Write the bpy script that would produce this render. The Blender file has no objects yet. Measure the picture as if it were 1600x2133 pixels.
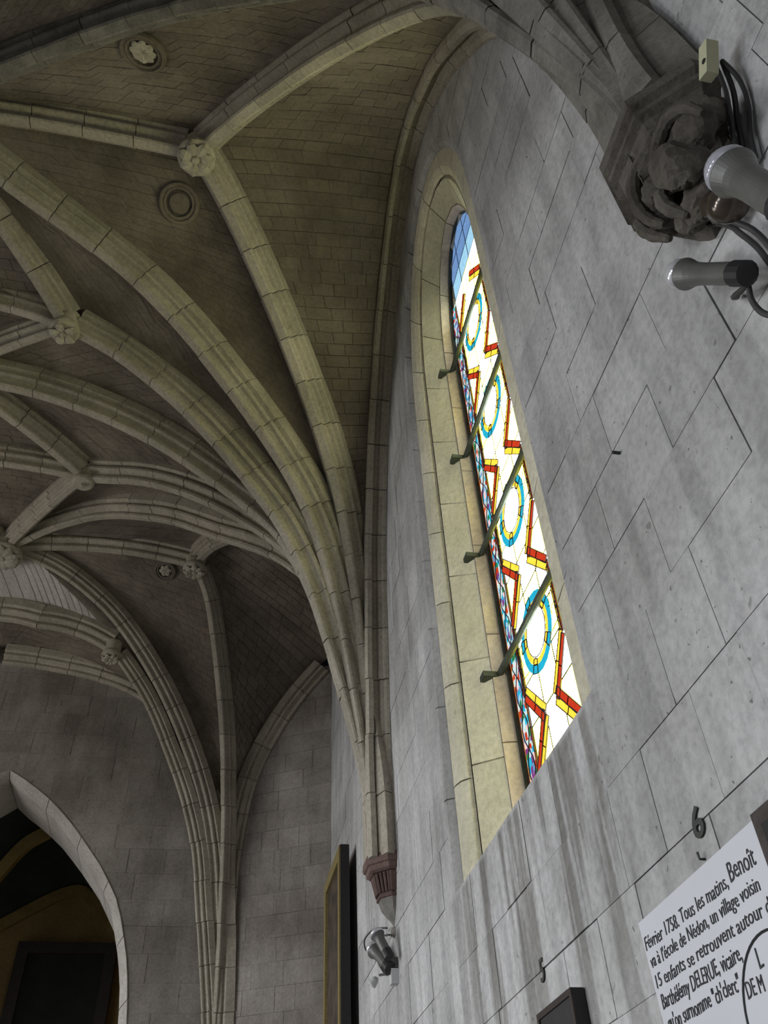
import bpy, math, random
from mathutils import Vector, Matrix
from mathutils.bvhtree import BVHTree
random.seed(7)
sc = bpy.context.scene
col = sc.collection
D = 1.4                       # one working unit in metres
def W(p): return Vector((p[0]*D, p[1]*D, p[2]*D+1.6))

# ------------------------------------------------------------------ camera
cam = bpy.data.cameras.new('camera'); camo = bpy.data.objects.new('camera', cam); col.objects.link(camo)
R = [Vector((0.98233, -0.18291, -0.03966)), Vector((0.09833, 0.68465, -0.72221)), Vector((0.15925, 0.70554, 0.69054))]
cam.sensor_fit = 'HORIZONTAL'; cam.sensor_width = 36; cam.lens = 36*1741/1600; cam.clip_start = .05
rx = R[0].normalized(); fw = R[2].normalized(); up = rx.cross(fw).normalized()
camo.matrix_world = Matrix(((rx.x, up.x, -fw.x, 0), (rx.y, up.y, -fw.y, 0), (rx.z, up.z, -fw.z, 1.6), (0, 0, 0, 1)))
sc.camera = camo
def seen(p, m=60):            # p in working units: does it fall in the frame?
    v = Vector(p); z = v.dot(fw)
    if z < .2: return False
    x = 800+1741*v.dot(rx)/z; y = 1066-1741*v.dot(up)/z
    return -m < x < 1600+m and -m < y < 2133+m
# ------------------------------------------------------------------ world, light, exposure
w = bpy.data.worlds.new('world'); sc.world = w; w.use_nodes = True
w.node_tree.nodes['Background'].inputs[0].default_value = (.75, .85, 1, 1)
w.node_tree.nodes['Background'].inputs[1].default_value = .002
sc.view_settings.view_transform = 'Standard'; sc.view_settings.look = 'None'
sc.view_settings.gamma = 1; sc.view_settings.exposure = 0.0; sc.view_settings.use_curve_mapping = False
WINDOW_LIGHT = 30.0            # radiance of the daylight windows in the added aisle to the left
GLASS = 14.0                   # radiance of the pale stained glass

# ------------------------------------------------------------------ materials
def stone(name, c1, c2, scale=3.0, bump=.35, streak=0.0, spots=.0, rough=.95, fine=1.0, drips=False):
    m = bpy.data.materials.new(name); m.use_nodes = True; nt = m.node_tree; N = nt.nodes; L = nt.links
    b = N['Principled BSDF']; b.inputs['Roughness'].default_value = rough
    try: b.inputs['Specular IOR Level'].default_value = .25
    except Exception: pass
    tc = N.new('ShaderNodeNewGeometry')
    n1 = N.new('ShaderNodeTexNoise'); n1.inputs['Scale'].default_value = scale*.5; n1.inputs['Detail'].default_value = 8; n1.inputs['Roughness'].default_value = .65
    L.new(tc.outputs['Position'], n1.inputs['Vector'])
    r1 = N.new('ShaderNodeValToRGB'); r1.color_ramp.elements[0].position = .36; r1.color_ramp.elements[1].position = .66
    r1.color_ramp.elements[0].color = (*c1, 1); r1.color_ramp.elements[1].color = (*c2, 1)
    L.new(n1.outputs['Fac'], r1.inputs['Fac']); out = r1.outputs['Color']
    n2 = N.new('ShaderNodeTexNoise'); n2.inputs['Scale'].default_value = 28*fine; n2.inputs['Detail'].default_value = 6; n2.inputs['Roughness'].default_value = .7
    L.new(tc.outputs['Position'], n2.inputs['Vector'])
    mx = N.new('ShaderNodeMix'); mx.data_type = 'RGBA'; mx.blend_type = 'MULTIPLY'; mx.inputs['Factor'].default_value = 1
    r2 = N.new('ShaderNodeValToRGB'); r2.color_ramp.elements[0].position = .3; r2.color_ramp.elements[1].position = .6
    r2.color_ramp.elements[0].color = (.72, .72, .72, 1); r2.color_ramp.elements[1].color = (1, 1, 1, 1)
    L.new(n2.outputs['Fac'], r2.inputs['Fac']); L.new(out, mx.inputs[6]); L.new(r2.outputs['Color'], mx.inputs[7]); out = mx.outputs[2]
    oi = N.new('ShaderNodeObjectInfo'); mr = N.new('ShaderNodeMapRange'); mr.inputs[3].default_value = .9; mr.inputs[4].default_value = 1.06
    L.new(oi.outputs['Random'], mr.inputs[0])
    hs = N.new('ShaderNodeHueSaturation'); L.new(mr.outputs[0], hs.inputs['Value']); L.new(out, hs.inputs['Color']); out = hs.outputs['Color']
    if streak:
        mp = N.new('ShaderNodeMapping'); mp.inputs['Scale'].default_value = (3.2, 3.2, .5); L.new(tc.outputs['Position'], mp.inputs['Vector'])
        n3 = N.new('ShaderNodeTexNoise'); n3.inputs['Scale'].default_value = 1.6; n3.inputs['Detail'].default_value = 7; n3.inputs['Roughness'].default_value = .6
        L.new(mp.outputs[0], n3.inputs['Vector'])
        r3 = N.new('ShaderNodeValToRGB'); r3.color_ramp.elements[0].position = .40; r3.color_ramp.elements[1].position = .56
        k = 1-streak; r3.color_ramp.elements[0].color = (k, k, k, 1); r3.color_ramp.elements[1].color = (1, 1, 1, 1)
        L.new(n3.outputs['Fac'], r3.inputs['Fac'])
        m3 = N.new('ShaderNodeMix'); m3.data_type = 'RGBA'; m3.blend_type = 'MULTIPLY'; m3.inputs['Factor'].default_value = 1
        L.new(out, m3.inputs[6]); L.new(r3.outputs['Color'], m3.inputs[7]); out = m3.outputs[2]
    if spots:
        n4 = N.new('ShaderNodeTexNoise'); n4.inputs['Scale'].default_value = 14; n4.inputs['Detail'].default_value = 3
        L.new(tc.outputs['Position'], n4.inputs['Vector'])
        r4 = N.new('ShaderNodeValToRGB'); r4.color_ramp.elements[0].position = .69; r4.color_ramp.elements[1].position = .76
        k = 1-spots; r4.color_ramp.elements[0].color = (1, 1, 1, 1); r4.color_ramp.elements[1].color = (k, k, k*.97, 1)
        L.new(n4.outputs['Fac'], r4.inputs['Fac'])
        m4 = N.new('ShaderNodeMix'); m4.data_type = 'RGBA'; m4.blend_type = 'MULTIPLY'; m4.inputs['Factor'].default_value = 1
        L.new(out, m4.inputs[6]); L.new(r4.outputs['Color'], m4.inputs[7]); out = m4.outputs[2]
    if drips:                                # rain-water stains that run down the wall below the window sill
        sx = N.new('ShaderNodeSeparateXYZ'); L.new(tc.outputs['Position'], sx.inputs[0])
        def rng(sock, a, b_, c, d):
            q = N.new('ShaderNodeMapRange'); q.interpolation_type = 'SMOOTHSTEP'; q.inputs[1].default_value = a; q.inputs[2].default_value = b_; q.inputs[3].default_value = c; q.inputs[4].default_value = d; L.new(sock, q.inputs[0]); return q.outputs[0]
        def mul(a, b_):
            q = N.new('ShaderNodeMath'); q.operation = 'MULTIPLY'; L.new(a, q.inputs[0]); L.new(b_, q.inputs[1]); return q.outputs[0]
        mk = mul(mul(rng(sx.outputs[2], 3.34, 3.30, 0, 1), rng(sx.outputs[2], 1.9, 2.9, .25, 1)), mul(rng(sx.outputs[1], 2.55, 2.8, 0, 1), rng(sx.outputs[1], 4.4, 5.2, 1, .15)))
        mp2 = N.new('ShaderNodeMapping'); mp2.inputs['Scale'].default_value = (9, 9, .55); L.new(tc.outputs['Position'], mp2.inputs['Vector'])
        n6 = N.new('ShaderNodeTexNoise'); n6.inputs['Scale'].default_value = 1.0; n6.inputs['Detail'].default_value = 4; L.new(mp2.outputs[0], n6.inputs['Vector'])
        r6 = N.new('ShaderNodeValToRGB'); r6.color_ramp.elements[0].position = .42; r6.color_ramp.elements[1].position = .52
        r6.color_ramp.elements[0].color = (.52, .51, .49, 1); r6.color_ramp.elements[1].color = (1, 1, 1, 1); L.new(n6.outputs['Fac'], r6.inputs['Fac'])
        m6 = N.new('ShaderNodeMix'); m6.data_type = 'RGBA'; m6.blend_type = 'MULTIPLY'; L.new(mk, m6.inputs['Factor']); L.new(out, m6.inputs[6]); L.new(r6.outputs['Color'], m6.inputs[7]); out = m6.outputs[2]
        n7 = N.new('ShaderNodeTexNoise'); n7.inputs['Scale'].default_value = 34; n7.inputs['Detail'].default_value = 2; L.new(tc.outputs['Position'], n7.inputs['Vector'])
        r7 = N.new('ShaderNodeValToRGB'); r7.color_ramp.elements[0].position = .72; r7.color_ramp.elements[1].position = .76; r7.color_ramp.elements[0].color = (1, 1, 1, 1); r7.color_ramp.elements[1].color = (.3, .29, .27, 1); L.new(n7.outputs['Fac'], r7.inputs['Fac'])
        m7 = N.new('ShaderNodeMix'); m7.data_type = 'RGBA'; m7.blend_type = 'MULTIPLY'; m7.inputs['Factor'].default_value = .8; L.new(out, m7.inputs[6]); L.new(r7.outputs['Color'], m7.inputs[7]); out = m7.outputs[2]
    L.new(out, b.inputs['Base Color'])
    bp = N.new('ShaderNodeBump'); bp.inputs['Strength'].default_value = bump; bp.inputs['Distance'].default_value = .02
    ad = N.new('ShaderNodeMath'); ad.operation = 'MULTIPLY_ADD'; ad.inputs[1].default_value = .5
    L.new(n2.outputs['Fac'], ad.inputs[0]); L.new(n1.outputs['Fac'], ad.inputs[2])
    L.new(ad.outputs[0], bp.inputs['Height']); L.new(bp.outputs[0], b.inputs['Normal'])
    return m
def plain(name, c, rough=.6, metal=0.0, bump=0.0, var=.25, sc_=20):
    m = bpy.data.materials.new(name); m.use_nodes = True; nt = m.node_tree; N = nt.nodes; L = nt.links
    b = N['Principled BSDF']; b.inputs['Roughness'].default_value = rough; b.inputs['Metallic'].default_value = metal
    g = N.new('ShaderNodeNewGeometry'); n = N.new('ShaderNodeTexNoise'); n.inputs['Scale'].default_value = sc_; n.inputs['Detail'].default_value = 5
    L.new(g.outputs['Position'], n.inputs['Vector'])
    r = N.new('ShaderNodeValToRGB'); r.color_ramp.elements[0].position = .3; r.color_ramp.elements[1].position = .65
    r.color_ramp.elements[0].color = (*[x*(1-var) for x in c], 1); r.color_ramp.elements[1].color = (*c, 1)
    L.new(n.outputs['Fac'], r.inputs['Fac']); L.new(r.outputs['Color'], b.inputs['Base Color'])
    if bump:
        bp = N.new('ShaderNodeBump'); bp.inputs['Strength'].default_value = bump; bp.inputs['Distance'].default_value = .01
        L.new(n.outputs['Fac'], bp.inputs['Height']); L.new(bp.outputs[0], b.inputs['Normal'])
    return m
def lit(name, c, s, var=.15, sc_=30):
    m = bpy.data.materials.new(name); m.use_nodes = True; nt = m.node_tree; N = nt.nodes; L = nt.links
    N.remove(N['Principled BSDF']); e = N.new('ShaderNodeEmission')
    g = N.new('ShaderNodeNewGeometry'); n = N.new('ShaderNodeTexNoise'); n.inputs['Scale'].default_value = sc_; n.inputs['Detail'].default_value = 3
    L.new(g.outputs['Position'], n.inputs['Vector'])
    r = N.new('ShaderNodeValToRGB'); r.color_ramp.elements[0].position = .35; r.color_ramp.elements[1].position = .6
    r.color_ramp.elements[0].color = (*[x*(1-var) for x in c], 1); r.color_ramp.elements[1].color = (*c, 1)
    L.new(n.outputs['Fac'], r.inputs['Fac']); L.new(r.outputs['Color'], e.inputs['Color'])
    e.inputs['Strength'].default_value = s; L.new(e.outputs[0], N['Material Output'].inputs['Surface'])
    return m
M = {}
M['wall'] = stone('limewashed_wall', (.40, .395, .385), (.61, .605, .605), 1.5, .3, .22, .45, drips=True)
M['wall_joint'] = stone('wall_joint', (.16, .155, .15), (.56, .55, .55), 3.0, .3)
M['end'] = stone('end_wall_stone', (.22, .195, .17), (.40, .37, .335), 1.8, .45, .15, .5)
M['end_joint'] = stone('end_wall_joint', (.12, .11, .10), (.32, .30, .28), 5, .4)
M['rib'] = stone('rib_stone', (.36, .33, .265), (.50, .455, .375), 3.5, .35, 0, .3)
M['rib_dark'] = stone('dark_rib_stone', (.15, .14, .12), (.30, .285, .25), 7, .8, 0, .45, fine=1.6)
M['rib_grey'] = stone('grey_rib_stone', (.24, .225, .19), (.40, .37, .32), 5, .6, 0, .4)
M['rib_joint'] = stone('rib_joint', (.14, .13, .11), (.2, .19, .16), 5, .3)
M['web'] = stone('vault_stone', (.14, .118, .094), (.285, .245, .197), 1.9, .5, 0, .4)
M['web_joint'] = stone('vault_joint', (.07, .06, .05), (.24, .21, .17), 2.6, .5)
M['lit_course'] = stone('lit_vault_course', (.52, .49, .46), (.66, .62, .58), 3, .25, 0, .2)  # vault stone lightened; the strong light on this web is in the colour
M['boss'] = stone('boss_stone', (.40, .37, .29), (.56, .52, .43), 9, .7, 0, .3)
M['reveal'] = stone('reveal_stone', (.56, .53, .40), (.74, .70, .55), 3.2, .4, 0, .35)
M['reveal_step'] = stone('reveal_step_stone', (.50, .41, .34), (.66, .57, .48), 4, .4, 0, .35)
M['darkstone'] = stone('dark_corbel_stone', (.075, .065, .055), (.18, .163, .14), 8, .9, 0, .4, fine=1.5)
M['redstone'] = stone('red_corbel_stone', (.12, .078, .068), (.19, .13, .115), 8, .5, 0, .3)
M['greystone'] = stone('grey_corbel_stone', (.20, .19, .165), (.28, .27, .24), 8, .4)
M['arch'] = stone('arch_ring_stone', (.44, .41, .37), (.60, .57, .53), 4, .4, 0, .3)
M['floor'] = stone('floor_stone', (.11, .10, .09), (.16, .15, .135), 2, .2)
M['ochre'] = stone('ochre_plaster', (.26, .17, .07), (.34, .23, .09), 3, .2)
M['ochrerib'] = stone('ochre_rib_paint', (.24, .17, .06), (.34, .24, .09), 6, .2)
M['green'] = stone('dark_green_plaster', (.03, .04, .032), (.05, .06, .05), 4, .2)
M['black'] = plain('black_paint', (.022, .021, .023), .55)
M['iron'] = plain('dark_iron', (.05, .055, .05), .6, .3, .4)
M['gilt'] = plain('gilt_frame', (.38, .30, .12), .45, .3, .5, .45, 60)
M['canvas'] = plain('dark_oil_painting', (.10, .075, .055), .4, 0, .1, .7, 6)
M['canvas2'] = plain('black_oil_painting', (.012, .015, .012), .7, 0, .1, .6, 5)
M['wood'] = plain('dark_wood', (.035, .024, .02), .5, 0, .3)
M['panel'] = plain('white_board', (.62, .63, .67), .5, 0, 0, .04, 3)
M['ink'] = plain('black_marker_ink', (.03, .03, .035), .6)
M['lampgrey'] = plain('grey_lamp_enamel', (.13, .13, .122), .42, .1, .1, .2)
M['chrome'] = plain('bulb_reflector', (.8, .8, .85), .10, .45, 0, .02)
M['bulbglass'] = plain('frosted_bulb_glass', (.42, .42, .47), .12, .1, 0, .05)
M['bulbbrown'] = plain('brown_bulb_glass', (.10, .08, .065), .18, .5, 0, .3)
M['cable'] = plain('grey_cable', (.05, .05, .047), .6); M['darkcable'] = plain('black_cable', (.02, .02, .02), .6)
M['cream'] = plain('cream_plastic', (.50, .49, .33), .5, 0, 0, .1)
M['whiteplastic'] = plain('white_plastic', (.6, .6, .6), .4, 0, 0, .1)
M['bar'] = plain('saddle_bar_iron', (.04, .05, .035), .7, 0, .5, .5)
G = {}
for k, c, s in [('cream', (1, .90, .095), GLASS), ('white', (.86, .95, .80), GLASS), ('yellow', (1, .62, .05), 1.5), ('red', (.75, .06, .02), .9), ('blue', (.02, .42, .62), 1.2),
                ('orange', (1, .28, .02), 1.1), ('lightblue', (.40, .72, .95), 1.0), ('pale', (.66, .85, .84), 1.05), ('green', (.05, .35, .12), .7), ('purple', (.35, .08, .35), .7), ('skyblue', (.22, .40, .75), .8), ('pink', (.9, .6, .6), 1.2)]:
    G[k] = lit('glass_'+k, c, s)
G['day'] = lit('daylight_pane', (.93, .96, 1), WINDOW_LIGHT, .03)
G['choir'] = lit('choir_fill_pane', (1, .96, .93), 7.5, .03)  # fill light for the far bay
G['back'] = lit('back_fill_pane', (.93, .96, 1), 1.2, .03)  # fill light from behind the camera
G['dim'] = lit('chapel_fill_pane', (.93, .96, 1), .8, .03)  # fill light inside the chapel

# ------------------------------------------------------------------ helpers
def tag(o, label=None, cat=None, group=None, kind=None):
    if label: o['label'] = label
    if cat: o['category'] = cat
    if group: o['group'] = group
    if kind: o['kind'] = kind
    return o
class MB:
    def __init__(s): s.v = []; s.f = []; s.m = []
    def add(s, vs, fs, mi=0):
        n = len(s.v); s.v += [tuple(v) for v in vs]; s.f += [tuple(i+n for i in f) for f in fs]; s.m += [mi]*len(fs)
    def quad(s, a, b, c, d): s.add([a, b, c, d], [(0, 1, 2, 3)])
    def box(s, c, sx, sy, sz, ax=None):
        ax = ax or (Vector((1, 0, 0)), Vector((0, 1, 0)), Vector((0, 0, 1))); c = Vector(c)
        vs = [c+ax[0]*x*sx/2+ax[1]*y*sy/2+ax[2]*z*sz/2 for x in (-1, 1) for y in (-1, 1) for z in (-1, 1)]
        s.add(vs, [(0, 1, 3, 2), (4, 6, 7, 5), (0, 4, 5, 1), (2, 3, 7, 6), (0, 2, 6, 4), (1, 5, 7, 3)])
    def sweep(s, rings, closed=True, caps=True):
        n = len(rings[0]); vs = [p for r in rings for p in r]; fs = []
        k = n if closed else n-1
        for i in range(len(rings)-1):
            for j in range(k):
                a = i*n+j; b = i*n+(j+1) % n; fs.append((a, b, b+n, a+n))
        if caps and closed:
            fs.append(tuple(range(n-1, -1, -1))); fs.append(tuple((len(rings)-1)*n+j for j in range(n)))
        s.add(vs, fs)
    def tube(s, pts, r, n=8):
        pts = [Vector(p) for p in pts]; rings = []; a = None
        for i, p in enumerate(pts):
            t = (pts[min(i+1, len(pts)-1)]-pts[max(i-1, 0)]).normalized()
            if a is None: a = t.orthogonal().normalized()
            a = (a-t*a.dot(t)).normalized(); b = t.cross(a)
            rr = r[i] if isinstance(r, (list, tuple)) else r
            rings.append([p+(a*math.cos(q*2*math.pi/n)+b*math.sin(q*2*math.pi/n))*rr for q in range(n)])
        s.sweep(rings)
    def lathe(s, base, axis, prof, n=20):
        axis = Vector(axis).normalized(); a = axis.orthogonal().normalized(); b = axis.cross(a); base = Vector(base)
        s.sweep([[base+axis*h+(a*math.cos(q*2*math.pi/n)+b*math.sin(q*2*math.pi/n))*max(r, 1e-4) for q in range(n)] for h, r in prof])
    def build(s, name, mats, parent=None, smooth=False, units=True):
        me = bpy.data.meshes.new(name)
        me.from_pydata([W(v) if units else v for v in s.v], [], s.f); me.validate()
        for m in (mats if isinstance(mats, list) else [mats]): me.materials.append(m)
        if isinstance(mats, list):
            for p, i in zip(me.polygons, s.m): p.material_index = i
        if smooth: me.shade_smooth()
        o = bpy.data.objects.new(name, me); col.objects.link(o)
        if parent: o.parent = parent; o.matrix_parent_inverse = parent.matrix_world.inverted()
        return o
def empty(name, p, units=True):
    o = bpy.data.objects.new(name, None); o.location = W(p) if units else p; o.empty_display_size = .1; col.objects.link(o)
    o.matrix_world = Matrix.Translation(o.location); return o
def catmull(P, n=8):
    P = [Vector(p) for p in P]; out = []
    for i in range(len(P)-1):
        a = P[max(i-1, 0)]; b = P[i]; c = P[i+1]; d = P[min(i+2, len(P)-1)]
        for k in range(n):
            t = k/n
            out.append(.5*((2*b)+(c-a)*t+(2*a-5*b+4*c-d)*t*t+(3*b-3*c+d-a)*t**3))
    out.append(P[-1]); return out
def resample(P, n):
    L = [0]
    for a, b in zip(P, P[1:]): L.append(L[-1]+(b-a).length)
    out = []; j = 0
    for i in range(n+1):
        t = L[-1]*i/n
        while j < len(P)-2 and L[j+1] < t: j += 1
        out.append(P[j].lerp(P[j+1], (t-L[j])/max(1e-9, L[j+1]-L[j])))
    return out
def length(P): return sum((b-a).length for a, b in zip(P, P[1:]))
def smooth(P, k=2):
    for _ in range(k): P = [P[0]]+[P[i]*.5+(P[i-1]+P[i+1])*.25 for i in range(1, len(P)-1)]+[P[-1]]
    return P

# ------------------------------------------------------------------ rib curves (lower nose line of each rib, working units)
C1 = (.93, 4.73); C0 = (.93, .715); C2 = (.18, 8.6)
AX = -2.58; YM = 2.7225                     # nave axis, middle of the near bay
K1 = Vector((AX, YM, 6.05)); B1 = Vector((-.615, YM, 6.03)); B2 = Vector((-1.553, 4.09, 5.65)); B3 = Vector((-1.521, 5.748, 5.65))
K2 = Vector((AX, 7.472, 6.14)); B5 = Vector((-.524, 7.363, 6.05)); B6 = Vector((-1.337, 8.2, 5.40)); T = Vector((AX, 4.73, 5.70))
J = Vector((-2.18, 8.1, 5.62)); E = Vector((AX, 8.6, 5.42)); F = Vector((1.112, 8.133, 5.36))
low1 = [(.05, 1.83), (.055, 2.2)]
def curve(a, end, sz):
    a = Vector((a[0], a[1])); d = Vector((end[0]-a[0], end[1]-a[1])); Lh = d.length; d /= Lh
    P = [Vector((a.x+d.x*(s+.03*max(0, 1-s/.4)), a.y+d.y*(s+.03*max(0, 1-s/.4)), z)) for s, z in sz if s < Lh-.06]+[Vector(end)]
    return smooth(resample(catmull(P, 6), 60), 3)
RC = {}
RC['R2'] = curve(C1, B1, low1+[(.065, 2.55), (.11, 2.85), (.155, 3.126), (.235, 3.569), (.365, 4.026), (.505, 4.393), (.725, 4.738), (.984, 5.03), (1.243, 5.285), (1.498, 5.50), (1.747, 5.675), (1.993, 5.83), (2.3, 5.98)])
RC['R3'] = curve(C1, K1, low1+[(.08, 2.4), (.169, 2.87), (.244, 3.21), (.325, 3.513), (.433, 3.847), (.555, 4.174), (.74, 4.485), (.97, 4.74), (1.205, 4.975), (1.46, 5.19), (1.811, 5.46), (2.262, 5.70), (2.566, 5.78), (2.893, 5.835), (3.247, 5.88), (3.7, 5.97)])
RC['R4'] = curve(C1, B2, low1+[(.08, 2.4), (.2, 2.85), (.321, 3.2), (.469, 3.645), (.586, 3.925), (.727, 4.19), (.909, 4.435), (1.113, 4.66), (1.327, 4.896), (1.585, 5.135), (1.88, 5.35), (2.175, 5.53), (2.41, 5.61)])
RC['R5'] = curve(C1, T, low1+[(.08, 2.4), (.2, 2.85), (.32, 3.3), (.46, 3.75), (.6, 4.08), (.728, 4.292), (.882, 4.445), (1.039, 4.59), (1.24, 4.757), (1.446, 4.925), (1.694, 5.105), (2.03, 5.30), (2.442, 5.473), (2.806, 5.585), (3.039, 5.62), (3.4, 5.66)])
RC['R6'] = curve(C1, B3, low1+[(.08, 2.4), (.19, 2.85), (.31, 3.3), (.43, 3.75), (.56, 4.1), (.684, 4.337), (1.073, 4.748), (1.539, 5.141), (2.031, 5.442), (2.501, 5.6)])
RC['R7'] = curve(C1, K2, low1+[(.08, 2.4), (.16, 2.85), (.27, 3.3), (.38, 3.75), (.52, 4.05), (.638, 4.218), (.981, 4.593), (1.517, 4.997), (2.133, 5.49), (2.94, 5.937), (3.611, 6.13), (4.157, 6.15)])
RC['R8'] = curve(C1, B5, low1+[(.08, 2.4), (.18, 2.9), (.3, 3.4), (.5, 4.0), (.75, 4.38), (1.033, 4.658), (1.459, 5.203), (2.041, 5.758), (2.681, 6.08)])
RC['B5C2'] = curve(C2, B5, [(.03, 1.6), (.05, 1.901), (.11, 2.6), (.185, 3.225), (.309, 3.917), (.51, 4.638), (.83, 5.358), (1.111, 5.86)])
RC['K2C2'] = curve(C2, K2, [(.04, 1.6), (.06, 1.9), (.13, 2.606), (.294, 3.48), (.566, 4.187), (1.031, 4.97), (1.579, 5.602), (2.034, 5.93), (2.458, 6.11), (2.743, 6.14)])
RC['B6C2'] = curve(C2, B6, [(.10, 1.6), (.126, 1.889), (.299, 2.806), (.43, 3.426), (.604, 3.899), (.849, 4.389), (1.143, 4.90), (1.461, 5.287)])
RC['F'] = curve(C2, F, [(.03, 1.6), (.05, 2.3), (.061, 3.053), (.08, 3.476), (.127, 3.819), (.233, 4.227), (.486, 4.693), (.758, 5.062), (1.0, 5.29)])
RC['Fend'] = curve((.18, 8.58), (AX, 8.58, 5.42), [(.04, 1.6), (.1, 2.6), (.2, 3.4), (.36, 4.0), (.65, 4.6), (1.067, 5.02), (1.45, 5.22), (1.9, 5.33), (2.4, 5.40)])
def lierne(a, b, rise=.05, n=20):
    return [a.lerp(b, i/n)+Vector((0, 0, rise*4*(i/n)*(1-i/n))) for i in range(n+1)]
def mx(v): return Vector((2*AX-v[0], v[1], v[2]))
def my(v, y=YM): return Vector((v[0], 2*y-v[1], v[2]))
RC['K1B1'] = lierne(K1, B1, .07); RC['K1B2'] = lierne(K1, B2, .10); RC['TB2'] = lierne(T, B2, .03); RC['TB3'] = lierne(T, B3, .05)
RC['B2B2'] = lierne(mx(B2), B2, .22); RC['B3B3'] = lierne(mx(B3), B3, .10); RC['K2B3'] = lierne(K2, B3, .06); RC['K2B5'] = lierne(K2, B5, .13)
RC['B6J'] = lierne(J, B6, .08); RC['JJ'] = lierne(mx(J), J, .06); RC['K2J'] = lierne(K2, J, .02)
for k in ('R2', 'R3', 'R4', 'R5'): RC[k+'m'] = [my(p) for p in RC[k]]
for k in ('K1B2', 'TB2'): RC[k+'m'] = [my(p) for p in RC[k]]
FH = [(1.86, 1.83), (1.86, 2.48), (1.80, 3.1), (1.68, 3.98), (1.45, 4.72), (1.205, 5.21), (.925, 5.68), (.60, 6.06), (.33, 6.28), (0, 6.40)]
def form(x, off=0, sg=1):                   # wall arch of the near bay in the plane X = x
    P = resample(catmull([(x, a, z) for a, z in ([(1.86, 2.15)]+FH[1:] if sg < 0 else FH)], 6), 44); out = []
    for i, p in enumerate(P):
        t = (P[min(i+1, 44)]-P[max(i-1, 0)]).normalized(); n = Vector((0, t.z, -t.y))
        q = p+n*off
        if i == 44: q.y = 0
        out.append(Vector((x, YM+sg*max(0, q.y), q.z)))
    return out

PROF = [(.030, 0), (.044, .010), (.046, .034), (.028, .048), (.030, .066), (.052, .084), (.084, .090), (.092, .100), (.092, .122), (.068, .134), (.070, .150), (.110, .162), (.116, .17), (.116, .27)]
def frames(P):
    out = []
    for i, p in enumerate(P):
        t = (P[min(i+1, len(P)-1)]-P[max(i-1, 0)]).normalized()
        d = Vector((P[-1].x-P[0].x, P[-1].y-P[0].y, 0)).normalized()
        n = Vector((-d.x*t.z, -d.y*t.z, t.dot(d))).normalized()     # extrados side, in the vertical plane of the rib
        out.append((p, t, n, t.cross(n).normalized()))
    return out
ribs = {}
def rib(key, label, trim0=0.0, trim1=.05, scale=.92, vl=.36, mat='rib', pts=None):
    P = pts or RC[key]; Lt = length(P); P = [Vector(p) for p in P]
    dense = resample(P, 200); i0 = int(trim0/Lt*200); i1 = 200-int(trim1/Lt*200); dense = dense[i0:i1+1]
    Lr = length(dense); nv = max(2, round(Lr/vl)); sub = 3
    Q = resample(dense, nv*sub); fr = frames(Q)
    prof = [(a*scale, b*scale) for a, b in PROF]; prof = prof+[(-a, b) for a, b in prof[::-1]]
    root = empty('vault_rib', Q[len(Q)//2]); tag(root, label, 'rib', 'moulded stone vault ribs')
    org = Vector((P[0].x, P[0].y, 0)); spring = P[0].z < 2.3
    def tp(p):                                # ribs slim down where they crowd together at the springing
        if not spring: return 1
        x = min(1, (Vector((p.x, p.y, 0))-org).length/.5); return .72+.28*x*x*(3-2*x)
    cp = [(.018, .018), (.020, .08), (.058, .110), (.060, .170), (.100, .190), (.104, .262)]; cp = cp+[(-a, b) for a, b in cp[::-1]]
    core = MB(); core.sweep([[p+l*a*scale*tp(p)+n*b*scale for a, b in cp] for p, t, n, l in fr])
    core.build('rib_core', M['rib_joint'], root)
    for k in range(nv):
        jl = random.uniform(-.003, .003); jn = random.uniform(-.004, .003); rings = []
        for j in range(sub+1):
            p, t, n, l = fr[k*sub+j]
            g = .0035 if j == 0 else (-.0035 if j == sub else 0)
            rings.append([p+t*g+l*(a*tp(p)+jl)+n*(b+jn) for a, b in prof])
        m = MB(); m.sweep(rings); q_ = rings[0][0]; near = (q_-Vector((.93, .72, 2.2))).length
        m.build('voussoir', M['rib_dark' if near < 1.6 else ('rib_grey' if near < 2.3 and mat == 'rib' else mat)], root)  # stones grow darker toward the near corbel
    return root

rib('R2', 'rib from the fluted corbel to the pale round boss at upper left')
rib('R3', 'long diagonal rib from the fluted corbel to the left edge, below the plain ring')
rib('R4', 'rib from the fluted corbel up to the small boss near the left edge')
rib('R5', 'transverse arch rib between the two bays, passing behind the front fan to the left edge')
rib('R6', 'slim rib of the fan ending at the oval boss at mid left')
rib('R7', 'diagonal rib arching to the large carved boss at the left edge, lower edge lit pale')
rib('R8', 'short visible rib bending behind the fan to the boss above the small roundel')
rib('B5C2', 'thin near-vertical rib from the boss right of the small roundel to the far corner', scale=0.66)
rib('K2C2', 'long rib curving from the large carved boss down to the far corner shafts', scale=0.66)
rib('B6C2', 'rib running down beside the long one from the little boss under the brightly lit web', scale=.55)
rib('F', 'wall rib over the slanting far wall, rising right to the cracked corner', scale=.75)
rib('Fend', 'wall rib fragment on the end wall above the chapel arch', scale=.8)
rib('K1B1', 'short ridge rib running left from the upper round boss', .1, .1)
rib('K1B2', 'stout link rib descending from the upper left edge to the small left boss', .1, .08)
rib('TB2', 'short link rib from the small left boss down to the left edge', .05, .08, .8)
rib('TB3', 'stout link rib descending from the left edge to the oval boss', .05, .08)
rib('B2B2', 'link rib running left from the small left boss', .08, .08, .8)
rib('B3B3', 'link rib running left from the oval boss', .08, .08, .85)
rib('K2B3', 'short link rib between the oval boss and the large carved boss', .12, .08, .8)
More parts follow.
